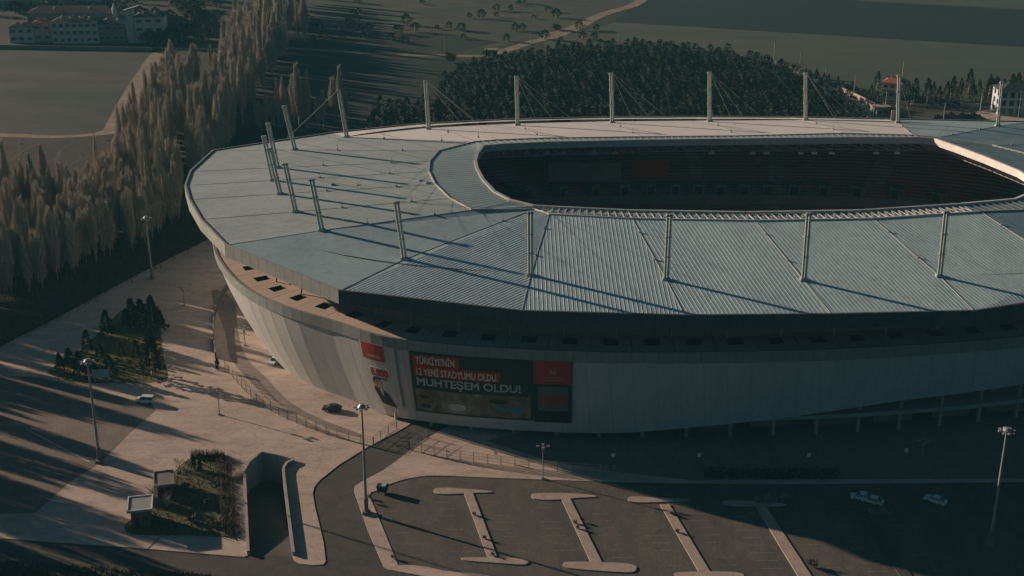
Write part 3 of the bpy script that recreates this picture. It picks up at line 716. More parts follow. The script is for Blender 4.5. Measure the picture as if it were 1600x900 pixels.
def oval(cx, cy, rx, ry, n=24): return [(cx + rx * math.cos(2 * math.pi * k / n), cy + ry * math.sin(2 * math.pi * k / n)) for k in range(n)]
for cx, cy, rx, ry, m in ((.37, .85, .13, .11, 'standgrey'), (.10, .72, .07, .06, 'brick'), (.72, .70, .14, .07, 'brick'), (.10, .88, .08, .07, 'wall')):
    B2.shape(oval(cx, cy, rx, ry), OFF + .12, 'printed_picture', M[m], r); B2.shape(oval(cx, cy, rx * .6, ry * .55), OFF + .15, 'printed_picture', M['bpale' if m == 'standgrey' else 'bgreen'], r)
B2.rect(.70, .93, .80, .86, OFF + .12, 'blue_strip', M['cyan'], r)
B1 = Ban(570, 622, 536, 636)
r = B1.rect(0, 1, 0, 1, OFF - .05, 'banner', M['skirt']); tag(r, 'narrow pale banner with red block and man in dark suit, leftmost of the three banners', 'banner')
B1.rect(.06, .72, .0, .24, OFF + .05, 'red_block', M['red'], r)
B1.text('8.000', .24, .37, .74, .48, OFF + .16, M['red'], r, .05)
B1.rect(.2, .78, .35, .5, OFF + .08, 'pale_block', M['bwhite'], r)
B1.rect(.22, .6, .17, .2, OFF + .12, 'small_print', M['skin'], r); B1.rect(.3, .7, .51, .53, OFF + .12, 'small_print', M['brick'], r)
B1.shape([(.22, .66), (.42, .68), (.5, .72), (.6, .74), (.82, .97), (.34, .93), (.2, .72)], OFF + .10, 'printed_figure', M['black'], r)
B1.shape([(.38, .69), (.46, .68), (.48, .80), (.44, .78)], OFF + .16, 'printed_figure', M['bwhite'], r)
B1.shape(oval(.36, .60, .125, .085), OFF + .14, 'printed_figure', M['skin'], r)
B1.shape([(.23, .61), (.22, .55), (.29, .50), (.40, .495), (.49, .54), (.42, .535), (.32, .54), (.27, .58)], OFF + .18, 'printed_figure', M['black'], r)
B3 = Ban(834, 894, 563, 658)
r = B3.rect(0, 1, 0, 1, OFF, 'banner', M['bgreen']); tag(r, 'narrow dark banner with large red block above 8.000, right of the green banner', 'banner')
B3.rect(0, .97, 0, .36, OFF + .08, 'red_block', M['red'], r)
B3.text('8.000', .2, .56, .82, .67, OFF + .16, M['red'], r, .05); B3.rect(.12, .9, .40, .80, OFF + .05, 'pale_block', mat('grey_print', (.10, .13, .12)), r)
B3.rect(.2, .8, .245, .26, OFF + .12, 'small_print', M['skin'], r); B3.rect(.3, .75, .29, .30, OFF + .12, 'small_print', M['skin'], r); B3.shape([(.42, .1), (.5, .16), (.58, .1), (.58, .2), (.42, .2)], OFF + .12, 'small_print', M['skin'], r)
B3.rect(.0, 1, .82, 1, OFF + .07, 'dark_strip', M['black'], r)
# service huts under the cladding
def put(o, loc, rz=0): o.location = loc; o.rotation_euler = (0, 0, rz)
# ------------------------------------------------------------------ lamps
def floodmast(h, label, loc):
    t = empty('floodlight_mast', loc, 0, label, 'floodlight mast', 'tall floodlight masts around the car parks')
    b = MB(); b.tube((0, 0, .5), (0, 0, h), .34, .16, n=10); b.build('pole', M['steel'], t)
    b = MB(); b.box((0, 0, .3), (1.5, 1.5, .6)); b.tube((0, 0, .6), (0, 0, 3.4), .46, .44, n=8); b.build('base', M['wall'], t)
    b = MB(); b.tube((0, 0, h - .3), (0, 0, h), .55, .75, n=10)
    for k in range(8): a_ = k * math.pi / 4; b.tube((0, 0, h - .4), (1.25 * math.cos(a_), 1.25 * math.sin(a_), h - .2), .05, n=4)
    b.build('lamp_ring', M['steel'], t)
    for k in range(8):
        a_ = k * math.pi / 4; b = MB(); b.box((1.3 * math.cos(a_), 1.3 * math.sin(a_), h - .15), (.55, .42, .25), a_); b.build('lamp_head', M['lamp'], t)
    b = MB(); b.tube((0, 0, h), (0, 0, h + .55), .8, .35, n=10); b.build('lamp_cap', M['lamp'], t)
    return t
floodmast(23.5, 'tall floodlight mast by the conifer island with a pale blue board behind it', P(156, 722, .15))
floodmast(23.5, 'tall floodlight mast on the paved strip between access road and car park', P(572.5, 802, .15))
floodmast(24.5, 'tall floodlight mast standing in deep shade near the right edge', P(1547, 852, .05))
floodmast(18.5, 'distant floodlight mast at the grove edge left of the stadium', P(238, 436, .1))
def smalllamp(label, loc, h=7.5):
    t = empty('street_lamp', loc, 0, label, 'street lamp', 'small plaza lamps')
    b = MB(); b.tube((0, 0, 0), (0, 0, h), .13, .08, n=8); b.box((0, 0, .15), (.6, .6, .3)); b.build('pole', M['steel'], t)
    b = MB(); b.tube((-1.1, 0, h - .1), (1.1, 0, h - .1), .05, n=5); b.tube((0, -.8, h - .1), (0, .8, h - .1), .05, n=5); b.build('arm', M['steel'], t)
    for x, y in ((-1.1, 0), (1.1, 0), (0, .8), (0, -.8)):
        b = MB(); b.box((x, y, h), (.6, .4, .22)); b.build('lamp_head', M['lamp'], t)
    b = MB(); b.box((0, 0, h - 1), (.45, .35, .8)); b.build('control_box', M['lamp'], t)
smalllamp('small plaza lamp with cross arms on the sunlit strip above the car park', P(848, 748, .15), 7.6)
smalllamp('thin plaza lamp alone on the sunlit plaza left of the fence', P(343, 648, .15), 6.4)
smalllamp('small lamp in the shade in front of the concourse at right', P(1441, 712, .15), 3.6)
smalllamp('thin plaza lamp near the conifer island in the striped tree shade', P(288, 478, .15), 5.5)
smalllamp('thin plaza lamp near the curved low wall and the fence end', P(383, 540, .15), 5)
# shade-side bollard signs
for x, y in ((775, 718), (958, 722), (1092, 722), (1263, 722), (1415, 714)):
    t = empty('sign_post', P(x, y, .15), 0, None, 'sign'); t['label'] = {775: 'small white sign on the fence at the shade edge below the dark banner', 958: 'small pale sign in deep shade below the cladding, leftmost of the four', 1092: 'small pale sign in deep shade, second from left of the four', 1263: 'small pale sign in deep shade, third from left of the four', 1415: 'small pale sign in deep shade, rightmost of the four'}[x]
    b = MB(); b.tube((0, 0, 0), (0, 0, 1.8), .05, n=5); b.build('post', M['steel'], t); b = MB(); b.box((0, -.06, 1.7), (.8, .06, .9)); b.build('sign_plate', M['white'], t)
# billboard
t = empty('billboard', P(159, 601, .15), math.radians(4), 'pale blue board on two posts in front of the conifer island', 'billboard')
b = MB(); b.box((0, 0, 2.9), (3.7, .15, 2.0)); b.build('board', M['signblue'], t)
for x in (-1.5, 1.5): b = MB(); b.tube((x, .15, 0), (x, .15, 3.8), .09, n=6); b.build('leg', M['steel'], t)
for x in (-.6, .6): b = MB(); b.box((x, -.085, 2.9), (.05, .02, 2.0)); b.build('board_joint', M['steel'], t)
# ------------------------------------------------------------------ cars
def car(label, loc, rz, paint, kind='sedan', group=None):
    t = empty('parked_car', loc, rz, label, 'car', group)
    L = 4.4; Wd_ = 1.75
    if kind == 'van': low = [(-2.1, .35), (-2.15, .8), (-2.1, 1.0)]; prof = [(-2.15, .35), (-2.2, .85), (-2.12, 1.05), (-1.35, 1.12), (1.95, 1.12), (2.1, 1.0), (2.15, .35)]; cab = [(-1.4, 1.1), (-.75, 1.75), (1.85, 1.8), (2.0, 1.1)]
    else: prof = [(-2.2, .35), (-2.2, .75), (-2.0, .88), (-1.0, .95), (1.5, .98), (2.1, .92), (2.2, .7), (2.2, .35)]; cab = [(-1.1, .94), (-.35, 1.42), (.95, 1.45), (1.75, .96)]
    def ext(pr, w0, w1=None, m=0):
        bb = MB(); w1 = w1 or w0; n = len(pr); zs = [p[1] for p in pr]; z0, z1 = min(zs), max(zs)
        ww = [w0 + (w1 - w0) * ((z - z0) / (z1 - z0 + 1e-6)) for z in zs]
        vs = [(x, -ww[i], z) for i, (x, z) in enumerate(pr)] + [(x, ww[i], z) for i, (x, z) in enumerate(pr)]
        bb.add(vs, [tuple(range(n)), tuple(range(2 * n - 1, n - 1, -1))] + [(i, (i + 1) % n, n + (i + 1) % n, n + i) for i in range(n)]); return bb
    body = ext(prof, .86, .84); body.build('body', M[paint], t)
    g = ext(cab, .80, .64); g.build('window_glass', M['glass'], t)
    (xa, za), (xb, zb), (xc, zc), (xd, zd) = cab
    r_ = MB(); r_.box(((xb + xc) / 2, 0, zb + .03), (abs(xc - xb) + .1, 1.32, .09)); 
    for s_ in (-1, 1):
        for (x0, z0, x1, z1) in ((xa, za, xb, zb), (xd, zd, xc, zc), ((xb + xc) / 2, za, (xb + xc) / 2, zb)): r_.tube((x0, s_ * .8, z0), (x1, s_ * .65, z1), .05, n=4)
    r_.build('roof', M[paint], t)
    for x in (-1.35, 1.35):
        for s_ in (-1, 1):
            wb = MB(); wb.tube((x, s_ * .68, .33), (x, s_ * .9, .33), .33, n=14); wo = wb.build('wheel', M['rubber'], t)
            wb = MB(); wb.tube((x, s_ * .88, .33), (x, s_ * .915, .33), .19, n=10); wb.build('rim', M['steel'], wo)
    for s_ in (-1, 1):
        hb = MB(); hb.box((-2.19, s_ * .6, .7), (.08, .35, .16)); hb.build('headlight', M['lamp'], t)
        hb = MB(); hb.box((2.19, s_ * .62, .72), (.08, .3, .16)); hb.build('tail_light', M['red'], t)
    return t
car('pale blue-grey van parked alone on the striped plaza by the asphalt edge', P(228, 629, .17), math.radians(-8), 'carwhite', 'van')
car('dark blue car parked in the plaza under the left end of the cladding', P(519, 641, .15), math.radians(-4), 'cardark')
car('white car half hidden behind the left edge of the cladding', P(430, 567, .15), math.radians(70), 'carwhite')
car('white sedan at the back of the cluster in the shaded car park', P(1346, 780, .06), math.radians(-12), 'carwhite', group='cars in the shaded car park')
car('white sedan in front right of its white neighbour in the shaded cluster', P(1363, 786, .06), math.radians(-30), 'carwhite', group='cars in the shaded car park')
car('dark grey car at the front of the shaded cluster of cars', P(1376, 804, .06), math.radians(-5), 'cargrey', group='cars in the shaded car park')
car('white sedan standing alone at the right of the shaded car park', P(1461, 785, .06), math.radians(-40), 'carwhite', group='cars in the shaded car park')
car('dark car by the end of the island at the left of the shaded car park', P(1197, 783, .06), math.radians(3), 'cargrey', group='cars in the shaded car park')
car('dark car behind its twin at the left of the shaded car park', P(1222, 780, .06), math.radians(3), 'cargrey', group='cars in the shaded car park')
# skip / waste container
t = empty('waste_container', P(598, 769, .15), math.radians(-10), 'dark wheeled waste container with pale lid at the corner of the car park', 'waste container')
b = MB(); b.add([(-.9, -.6, .3), (.9, -.6, .3), (.9, .6, .3), (-.9, .6, .3), (-1.15, -.8, 1.6), (1.15, -.8, 1.6), (1.15, .8, 1.6), (-1.15, .8, 1.6)], [(0, 3, 2, 1), (4, 5, 6, 7), (0, 1, 5, 4), (1, 2, 6, 5), (2, 3, 7, 6), (3, 0, 4, 7)]); b.build('bin_body', M['bin'], t)
b = MB(); b.box((.35, 0, 1.75), (.9, 1.6, .25)); b.build('lid', M['signblue'], t)
for x in (-.7, .7): b = MB(); b.tube((x, -.65, .2), (x, -.5, .2), .2, n=10); b.build('wheel', M['rubber'], t)
# ------------------------------------------------------------------ kiosks and the green island
sheet('grass_bed', crom(PX([(195, 824), (205, 812), (225, 790), (245, 760), (270, 740), (300, 716), (352, 712), (362, 740), (369, 838), (365, 841), (300, 838), (210, 836)]), 3, True), .19, M['grass'], base=.1)
def kiosk(label, loc, rz, w_, d_, h, roofm):
    t = empty('kiosk', loc, rz, label, 'kiosk')
    b = MB(); b.box((0, 0, h / 2), (w_, d_, h)); b.build('wall', M['brick'], t)
    b = MB(); b.box((0, 0, h + .18), (w_ + 1.2, d_ + 1.2, .36)); rf = b.build('roof', M['fascia'] if roofm == 'x' else M['wall'], t)
    b = MB()
    for (cx, cy, sx, sy) in ((0, d_ / 2 + .5, w_ + 1.2, .2), (0, -d_ / 2 - .5, w_ + 1.2, .2), (w_ / 2 + .5, 0, .2, d_ + .8), (-w_ / 2 - .5, 0, .2, d_ + .8)): b.box((cx, cy, h + .46), (sx, sy, .2))
    b.build('roof_edge', M['white'] if roofm == 'x' else M['wall'], rf)
    b = MB(); b.box((-.2 * w_, -d_ / 2 - .03, 1.05), (.9, .06, 2.1)); b.build('door', M['bin'], t)
    b = MB(); b.box((.25 * w_, -d_ / 2 - .03, 1.7), (1.0, .06, .9)); b.build('window', M['glass'], t)
    return t
kiosk('small brick kiosk with pale flat roof nearest the road at the grass bed corner', P(222, 814, .19), math.radians(12), 3.6, 4.6, 3.6, 'x')
kiosk('brick kiosk with grey flat roof partly behind the bare tree in the grass bed', P(258, 766, .19), math.radians(14), 2.9, 5.0, 2.4, 'y')
# cone/cypress generator
def needle_tree(h, r, n, seed, name, base=.08, kind='cone', parentmat='needle', trunk=True):
    rg = random.Random(seed); t = bpy.data.objects.new(name, None); S.collection.objects.link(t)
    b = MB(); b.tube((0, 0, 0), (0, 0, h * .85), r * .10 + .06, .04, n=6)
    for k in range(6): a_ = rg.uniform(0, 6.28); z = h * rg.uniform(.25, .7); b.tube((0, 0, z), (math.cos(a_) * r * .5, math.sin(a_) * r * .5, z + .3), .06, .02, n=4)
    b.build('trunk', M['bark'], t)
    b = MB()
    for k in range(n):
        z = rg.random() ** .8; a_ = rg.uniform(0, 6.283)
        if kind == 'cone': rad = r * (1 - z) ** .8 * (1 + .25 * math.sin(a_ * 3 + z * 17 + seed))
        elif kind == 'column': rad = r * min(1, (1 - z) * 3) ** .6 * (1 + .15 * math.sin(a_ * 2 + z * 9))
        else: rad = r * math.sin(math.pi * min(1, .12 + z * .9)) ** .7 * (1 + .3 * math.sin(a_ * 3 + z * 7 + seed))
        rr = rad * rg.uniform(.45, 1.0); zz = h * (base + (1 - base) * z); c = Vector((rr * math.cos(a_), rr * math.sin(a_), zz))
        l = rg.uniform(.35, .8) * (.45 + r * .22); o = Vector((math.cos(a_ + rg.uniform(-.6, .6)), math.sin(a_), rg.uniform(-.5, .5) if kind != 'column' else 1.2)).normalized() * l
        s_ = Vector((-o.y, o.x, rg.uniform(-.4, .4) * l)).normalized() * l * .45
        b.add([c - s_, c + s_, c + o], [(0, 1, 2)]); b.add([c + s_ * .6 + Vector((0, 0, l * .4)), c - o * .3 - Vector((0, 0, l * .3)), c + o * .9], [(0, 1, 2)])
    b.build('crown', M[parentmat], t); return t
def settree(t, loc, label, cat, group, sc=(1, 1, 1), rz=0):
    t.location = loc; t.scale = sc; t.rotation_euler = (0, 0, rz); tag(t, label, cat, group)
sheet('grass_bed', crom(PX([(75, 582), (100, 566), (130, 545), (175, 500), (200, 482), (248, 480), (252, 540), (262, 592), (240, 598), (180, 600), (110, 597)]), 3, True), .2, M['grass'], base=.1)
con = [needle_tree(7.5, 2.0, 420, 3, 'conifer_tree', parentmat='needle2'), needle_tree(7.0, 2.4, 420, 5, 'conifer_tree', parentmat='needle2')]
first = {0: True, 1: True}
cl = [((168, 527), 1.05), ((198, 508), .7), ((207, 512), 1.15), ((222, 512), 1.2), ((239, 512), 1.25), ((251, 518), .9), ((137, 553), .9), ((157, 566), .75), ((95, 583), .75), ((109, 571), .7), ((125, 587), .9), ((145, 590), .8), ((190, 560), .6), ((236, 548), .9), ((239, 588), 1.45), ((172, 590), .9), ((213, 560), .7)]
cln = ['at the upper left edge of the cluster', 'small and low behind the row', 'tall at the top of the cluster', 'tall in the middle of the top row', 'tallest pointed one in the top row', 'at the right end of the top row', 'at the left of the slope', 'small left of the billboard back', 'lowest at the far left tip', 'thin at the left tip', 'wide left of the floodlight mast', 'dark right behind the floodlight mast', 'short in the middle of the bed', 'dark right side behind the largest', 'largest round one at the right front corner', 'right of the pale blue board', 'short in the centre right of the bed']
for k, ((x, y), s_) in enumerate(cl):
    i = k % 2; lb = 'dark conifer ' + cln[k] + ' on the grassy island left'
    if first[i]: tt = con[i]; first[i] = False; settree(tt, P(x, y, .2), lb, 'conifer', 'conifers on the grassy island', (s_, s_, s_ * .95), k)
    else: tt = dup(con[i], P(x, y, .2), k * 1.3, (s_, s_, s_ * .95), lb, 'conifers on the grassy island')
cyp = needle_tree(2.8, .42, 200, 9, 'cypress_bush', kind='column', parentmat='needle2', base=.02)
settree(cyp, P(303, 731, .2), 'slim dark cypress bush at the top of the grass bed, left one of the pair', 'bush', 'slim cypress bushes in the grass bed')
dup(cyp, P(313, 737, .2), 1, (1, 1, 1), 'slim dark cypress bush at the top of the grass bed, right one of the pair', 'slim cypress bushes in the grass bed')
dup(cyp, P(340, 568 + 10, .15), 2, (1, 1, 1.1), 'slim dark cypress bush standing alone at the upper end of the wire fence', 'slim cypress bushes in the grass bed')
# bare shrub / small bare trees
def bare(h, r, n, seed, name, m='shrub', tw=.05):
    rg = random.Random(seed); t = bpy.data.objects.new(name, None); S.collection.objects.link(t)
    b = MB(); b.tube((0, 0, 0), (0, 0, h * .5), .12, .06, n=5); b.build('trunk', M['bark'], t); b = MB()
    for k in range(n):
        a_ = rg.uniform(0, 6.28); z0 = h * rg.uniform(.08, .6); r0 = r * rg.uniform(0, .4); r1 = r * rg.uniform(.4, 1); z1 = z0 + h * rg.uniform(.1, .42)
        p = Vector((r0 * math.cos(a_), r0 * math.sin(a_), z0)); q = Vector((r1 * math.cos(a_ + .3), r1 * math.sin(a_ + .3), z1)); b.tube(p, q, tw, tw * .3, n=3, cap=False)
    b.build('branches', M[m], t); return t
bt = bare(4.2, 1.6, 70, 2, 'bare_tree', 'twig', .045); settree(bt, P(240, 782, .2), 'small pale bare tree just behind the roof of the front kiosk', 'tree', 'small bare trees in the grass bed')
dup(bt, P(281, 733, .2), 2, (1, 1, .8), 'small bare tree at the upper left edge of the grass bed', 'small bare trees in the grass bed')
dup(bt, P(262, 792, .2), 4, (.8, .8, .8), 'small bare tree between kiosk and shaded grass', 'small bare trees in the grass bed')
# brown hedge along the right side of the bed
hd = []
rg = random.Random(4); b = MB()
for k in range(900):
    t_ = rg.random(); c = P(348, 712, .2).lerp(P(362, 838, .2), t_) + Vector((rg.uniform(-1.7, 1.7), rg.uniform(-.6, .6), 0)); hh = rg.uniform(.4, 1.4)
    b.tube(c, c + Vector((rg.uniform(-.5, .5), rg.uniform(-.5, .5), hh)), .07, .02, n=3, cap=False)
tag(b.build('hedge', M['shrub']), 'brown bare hedge along the right side of the grass bed by the ramp', 'hedge')
b = MB()
for k in range(260):
    t_ = rg.random(); c = P(300, 712, .2).lerp(P(350, 712, .2), t_) + Vector((rg.uniform(-.3, .3), rg.uniform(-1.2, .3), 0)); b.tube(c, c + Vector((rg.uniform(-.4, .4), rg.uniform(-.3, .3), rg.uniform(.7, 1.9))), .06, .02, n=3, cap=False)
tag(b.build('hedge', M['shrub']), 'short brown bare hedge along the top of the grass bed', 'hedge')
b = MB()
for k in range(160): 
    c = P(371, 745, .15) + Vector((rg.uniform(-1, 1), rg.uniform(-1.5, 1.5), 0)); b.tube(c, c + Vector((rg.uniform(-.4, .4), rg.uniform(-.4, .4), rg.uniform(.5, 1.5))), .06, .02, n=3, cap=False)
tag(b.build('bush', M['twig']), 'small orange-brown bush against the outer side of the left ramp wall', 'bush')
# dry weeds on the verge
b = MB()
for k in range(2600):
    x = rg.uniform(-40, 330); y = rg.uniform(876 + max(0, x) * .07, 925); c = P(x, y, .06); hh = rg.uniform(.2, .9)
    b.add([c + Vector((-.12, 0, 0)), c + Vector((.12, 0, 0)), c + Vector((rg.uniform(-.4, .4), rg.uniform(-.3, .3), hh))], [(0, 1, 2)])
tag(b.build('dry_weeds', M['shrub']), 'dry brown weeds on the verge', 'weeds', kind='stuff')
# dark hedge mass in the shade
b = MB()
for k in range(1400):
    t_ = rg.random(); c = P(1100, 744, .15).lerp(P(1308, 744, .15), t_) + Vector((0, rg.uniform(-1.5, 1.5), 0)); l = .5; z = rg.uniform(.2, 1.3)
    b.add([c + Vector((rg.uniform(-l, l), rg.uniform(-l, l), z + rg.uniform(-.3, .5))) for _ in range(3)], [(0, 1, 2)])
tag(b.build('hedge', M['needle2']), 'long dark clipped hedge in the deep shade in front of the concourse', 'hedge')
# planting dots on the parking islands
for k, (x, y) in enumerate(((741, 805), (757, 842), (770, 868), (899, 818), (903, 826), (910, 815), (1050, 804), (1058, 832), (577, 778), (583, 785), (614, 872), (1270, 885))):
    if k == 0:
        sb = bare(.9, .55, 60, 11, 'low_shrub', 'shrub', .05); settree(sb, P(x, y, .2), 'x', 'shrub', 'low shrubs on the kerb islands')
        sb0 = sb
    else: sb = dup(sb0, P(x, y, .2), k)
    if k == 11: sb.scale = (2.4, 2.4, 1.6)
    sb['label'] = 'low dark shrub on ' + ['the first island, upper part of its stem', 'the first island, middle of its stem', 'the first island, at the foot of its stem', 'the second island, left of three', 'the second island, lowest of three', 'the second island, right of three', 'the third island, upper part of its stem', 'the third island, middle of its stem', 'the paved strip right of the floodlight mast top', 'the paved strip just above the mast base', 'the paved strip at its lower end', 'the fourth island, wide one near the picture bottom'][k]
# rough grass and low growth in the beds
b = MB()
for k in range(2600):
    if k % 3: x, y = rg.uniform(205, 366), rg.uniform(716, 838); ok = y > 838 - (x - 195) * 1.25
    else: x, y = rg.uniform(85, 255), rg.uniform(500, 597); ok = y > 597 - (x - 75) * .62
    if not ok: continue
    c = P(x, y, .19); hh = rg.uniform(.08, .5) if k % 7 else rg.uniform(.4, 1.1)
    b.add([c + Vector((-.12, 0, 0)), c + Vector((.12, .05, 0)), c + Vector((rg.uniform(-.3, .3), rg.uniform(-.3, .3), hh))], [(0, 1, 2)])
tag(b.build('rough_grass', M['grass']), 'rough grass tufts in the planted beds', 'grass', kind='stuff')
for k, (x, y, s_) in enumerate(((292, 762, .9), (318, 790, 1.1), (335, 756, .8), (300, 815, 1.0), (338, 822, 1.2), (270, 826, .9))):
    o_ = dup(sb0, P(x, y, .2), k, (2.6 * s_, 2.6 * s_, 2.0 * s_)); o_['group'] = 'bare shrubs in the grass bed'
    o_['label'] = 'bare brown shrub in the grass bed, ' + ['upper left of the lawn', 'middle of the lawn', 'upper right near the hedge', 'in the shaded lower middle', 'in the lower right corner', 'at the lower edge near the front kiosk'][k]
# ------------------------------------------------------------------ wire fence
def fence(pts, label, post_h=2.3, sp=3.0, m='fence', wires=(.1, .8, 1.5, 2.2), dens=True):
    t = empty('wire_fence', pts[0], 0, label, 'fence'); o_ = pts[0]; L_ = [0]
    for i in range(len(pts) - 1): L_.append(L_[-1] + (pts[i + 1] - pts[i]).length)
    n = min(95, int(L_[-1] / sp)); pos = []
    for k in range(n + 1):
        d = L_[-1] * k / n; i = max(j for j in range(len(L_)) if L_[j] <= d + 1e-6); i = min(i, len(pts) - 2)
        pos.append(pts[i].lerp(pts[i + 1], (d - L_[i]) / (L_[i + 1] - L_[i])) - o_)
    b = MB()
    for p in pos: 
        b2 = MB(); b2.box((p.x, p.y, post_h / 2), (.14, .14, post_h)); b2.build('post', M[m], t)
    for p, q in zip(pos, pos[1:]):
        for z in wires: b.tube(p + Vector((0, 0, z)), q + Vector((0, 0, z)), .035, n=4, cap=False)
        for k in range(1, 9): c = p.lerp(q, k / 9); b.tube(c + Vector((0, 0, .1)), c + Vector((0, 0, wires[-1])), .018, n=3, cap=False)
    b.build('wire_mesh', M[m], t); return t
fence(crom(PX([(352, 577), (375, 603), (398, 626), (430, 646), (470, 664), (520, 682), (560, 692), (583, 697)], .15), 5), 'pale wire fence curving across the sunlit plaza left of the gate')
fence(crom(PX([(640, 703), (700, 716), (780, 727), (880, 737), (960, 742)], .15), 4), 'wire fence right of the gate running into the stadium shade')
fence(PX([(584, 695), (600, 682), (620, 670)], .15), 'short fence piece left of the access road gate', 2.0, 2.5, 'steel')
fence(PX([(640, 703), (655, 692), (668, 684)], .15), 'short fence piece right of the access road gate', 2.0, 2.5, 'steel')
# plinth strip under fence
t = MB()
pl = crom(PX([(336, 560), (333, 530), (334, 500), (342, 470), (356, 450)], .15), 5)
o_ = pl[0]; b = MB()
for p, q in zip(pl, pl[1:]):
    for dz, hh in ((0, 1.7),): b.quad(p - o_, q - o_, q - o_ + Vector((0, 0, hh)), p - o_ + Vector((0, 0, hh))); n = Vector((.35, .1, 0)); b.quad(p - o_ + n, q - o_ + n, q - o_ + n + Vector((0, 0, hh)), p - o_ + n + Vector((0, 0, hh))); b.quad(p - o_ + Vector((0, 0, hh)), q - o_ + Vector((0, 0, hh)), q - o_ + n + Vector((0, 0, hh)), p - o_ + n + Vector((0, 0, hh)))
ow = b.build('low_wall', M['wall']); ow.location = o_; tag(ow, 'low curved grey wall continuing the wire fence towards the grove', 'wall')
# gate speed bumps in access road
b = MB()
for (x, y) in ((640, 684), (632, 690), (622, 697), (655, 686), (646, 694), (638, 701)): p = P(x, y); b.box((p.x, p.y, .08), (1.3, .3, .08), .2)
tag(b.build('road_marking', M['dark']), kind='structure')
# rubble by the skirt tip
# ------------------------------------------------------------------ poplars
def poplar(h, r, n, seed, m):
    rg = random.Random(seed); t = bpy.data.objects.new('poplar_tree', None); S.collection.objects.link(t)
    b = MB(); b.tube((0, 0, 0), (0, 0, h * .5), .30, .17, n=6); b.tube((0, 0, h * .5), (0, 0, h * .99), .17, .02, n=4)
    for k in range(7):
        a_ = rg.uniform(0, 6.28); z = h * rg.uniform(.1, .4); e_ = r * .6; b.tube((0, 0, z), (e_ * math.cos(a_), e_ * math.sin(a_), z + h * .3), .10, .03, n=4, cap=False)
    b.build('trunk', M['bark'], t)
    b = MB(); lobes = [(rg.uniform(0, 6.28), rg.uniform(.0, .55) * r, rg.uniform(.72, 1.0)) for _ in range(7)]; lobes[0] = (0, 0, 1.0)
    for k in range(n):
        la, lr, lh = rg.choice(lobes); z = rg.random() ** .75; a_ = rg.uniform(0, 6.283); z0 = h * lh * (.12 + .80 * z)
        env = r * .62 * min(1, .25 + z * 2.2) * min(1, (1.0 - z) * 2.6 + .12)
        r0 = env * math.sqrt(rg.random()); l = h * rg.uniform(.07, .16)
        cx, cy = lr * math.cos(la) * min(1, .3 + z * 1.5), lr * math.sin(la) * min(1, .3 + z * 1.5)
        p = Vector((cx + r0 * math.cos(a_), cy + r0 * math.sin(a_), z0)); q = p + Vector((rg.uniform(-.35, .35), rg.uniform(-.35, .35), l)); q.z = min(q.z, h)
        wv = Vector((rg.uniform(-1, 1), rg.uniform(-1, 1), 0)).normalized() * rg.uniform(.028, .055); mdl = p.lerp(q, .5) + Vector((rg.uniform(-.15, .15), rg.uniform(-.15, .15), 0))
        b.add([p - wv, p + wv, mdl + wv, mdl - wv, q], [(0, 1, 2, 3), (3, 2, 4)])
        for j in range(2):
            c = p.lerp(q, rg.uniform(.2, .9)); d = Vector((rg.uniform(-.5, .5), rg.uniform(-.5, .5), rg.uniform(.9, 2.2))); w2 = Vector((d.y, -d.x, 0)).normalized() * .05; b.add([c - w2, c + w2, c + d], [(0, 1, 2)])
    b.build('crown', M[m], t); return t
pops = [poplar(24, 2.4, 1500, 1, 'twig'), poplar(22, 2.9, 1700, 2, 'twig'), poplar(25, 2.0, 1400, 3, 'twig2'), poplar(19, 2.5, 1300, 4, 'twig'), poplar(21, 3.1, 1800, 5, 'twig2')]
used = [False] * 5
def place_pop(p, s_, label, group, k=None):
    k = rg.randrange(5) if k is None else k
    sx = s_ * rg.uniform(.62, 1.05); sz = s_ * rg.uniform(.72, 1.14)
    if not used[k]: used[k] = True; settree(pops[k], p, label, 'poplar', group, (sx, sx, sz), rg.uniform(0, 6))
    else: dup(pops[k], p, rg.uniform(0, 6), (sx, sx, sz), label, group)
def scatter(poly, n, mind, seed):
    rr = random.Random(seed); pts = []; xs = [p.x for p in poly]; ys = [p.y for p in poly]; tries = 0
    def inside(x, y):
        c = False
        for i in range(len(poly)):
            p, q = poly[i], poly[i - 1]
            if (p.y > y) != (q.y > y) and x < (q.x - p.x) * (y - p.y) / (q.y - p.y) + p.x: c = not c
        return c
    while len(pts) < n and tries < 60000:
        tries += 1; x = rr.uniform(min(xs), max(xs)); y = rr.uniform(min(ys), max(ys))
        if inside(x, y) and all((x - a0) ** 2 + (y - b0) ** 2 > mind * mind for a0, b0 in pts): pts.append((x, y))
    return pts
grp = [
 ('bare tan poplar in the dense grove left of the stadium', 'poplars in the dense grove', PX([(-70, 345), (60, 335), (140, 330), (200, 300), (262, 262), (292, 300), (280, 345), (232, 380), (150, 418), (60, 455), (-70, 500)]), 122, 5.0, 1.0),
 ('bare tan poplar in the row beside the fallow field', 'poplars in the row beside the field', PX([(256, 150), (272, 136), (306, 140), (302, 175), (285, 215), (250, 260), (205, 300), (188, 300), (205, 230)]), 46, 5.5, 1.0),
 ('bare tan poplar in the long diagonal row behind the stadium', 'poplars in the diagonal row', PX([(365, 75), (380, 50), (480, -5), (470, 40), (440, 95), (410, 150), (380, 205), (352, 238), (318, 285), (295, 275), (305, 220), (335, 150)]), 92, 5.0, 1.0)]
ntot = 0
for lb, gp, poly, n, md, s_ in grp:
    pts = scatter(poly, n, md, len(lb))
    for x, y in pts: place_pop(Vector((x, y, 0)), s_, lb, gp); ntot += 1
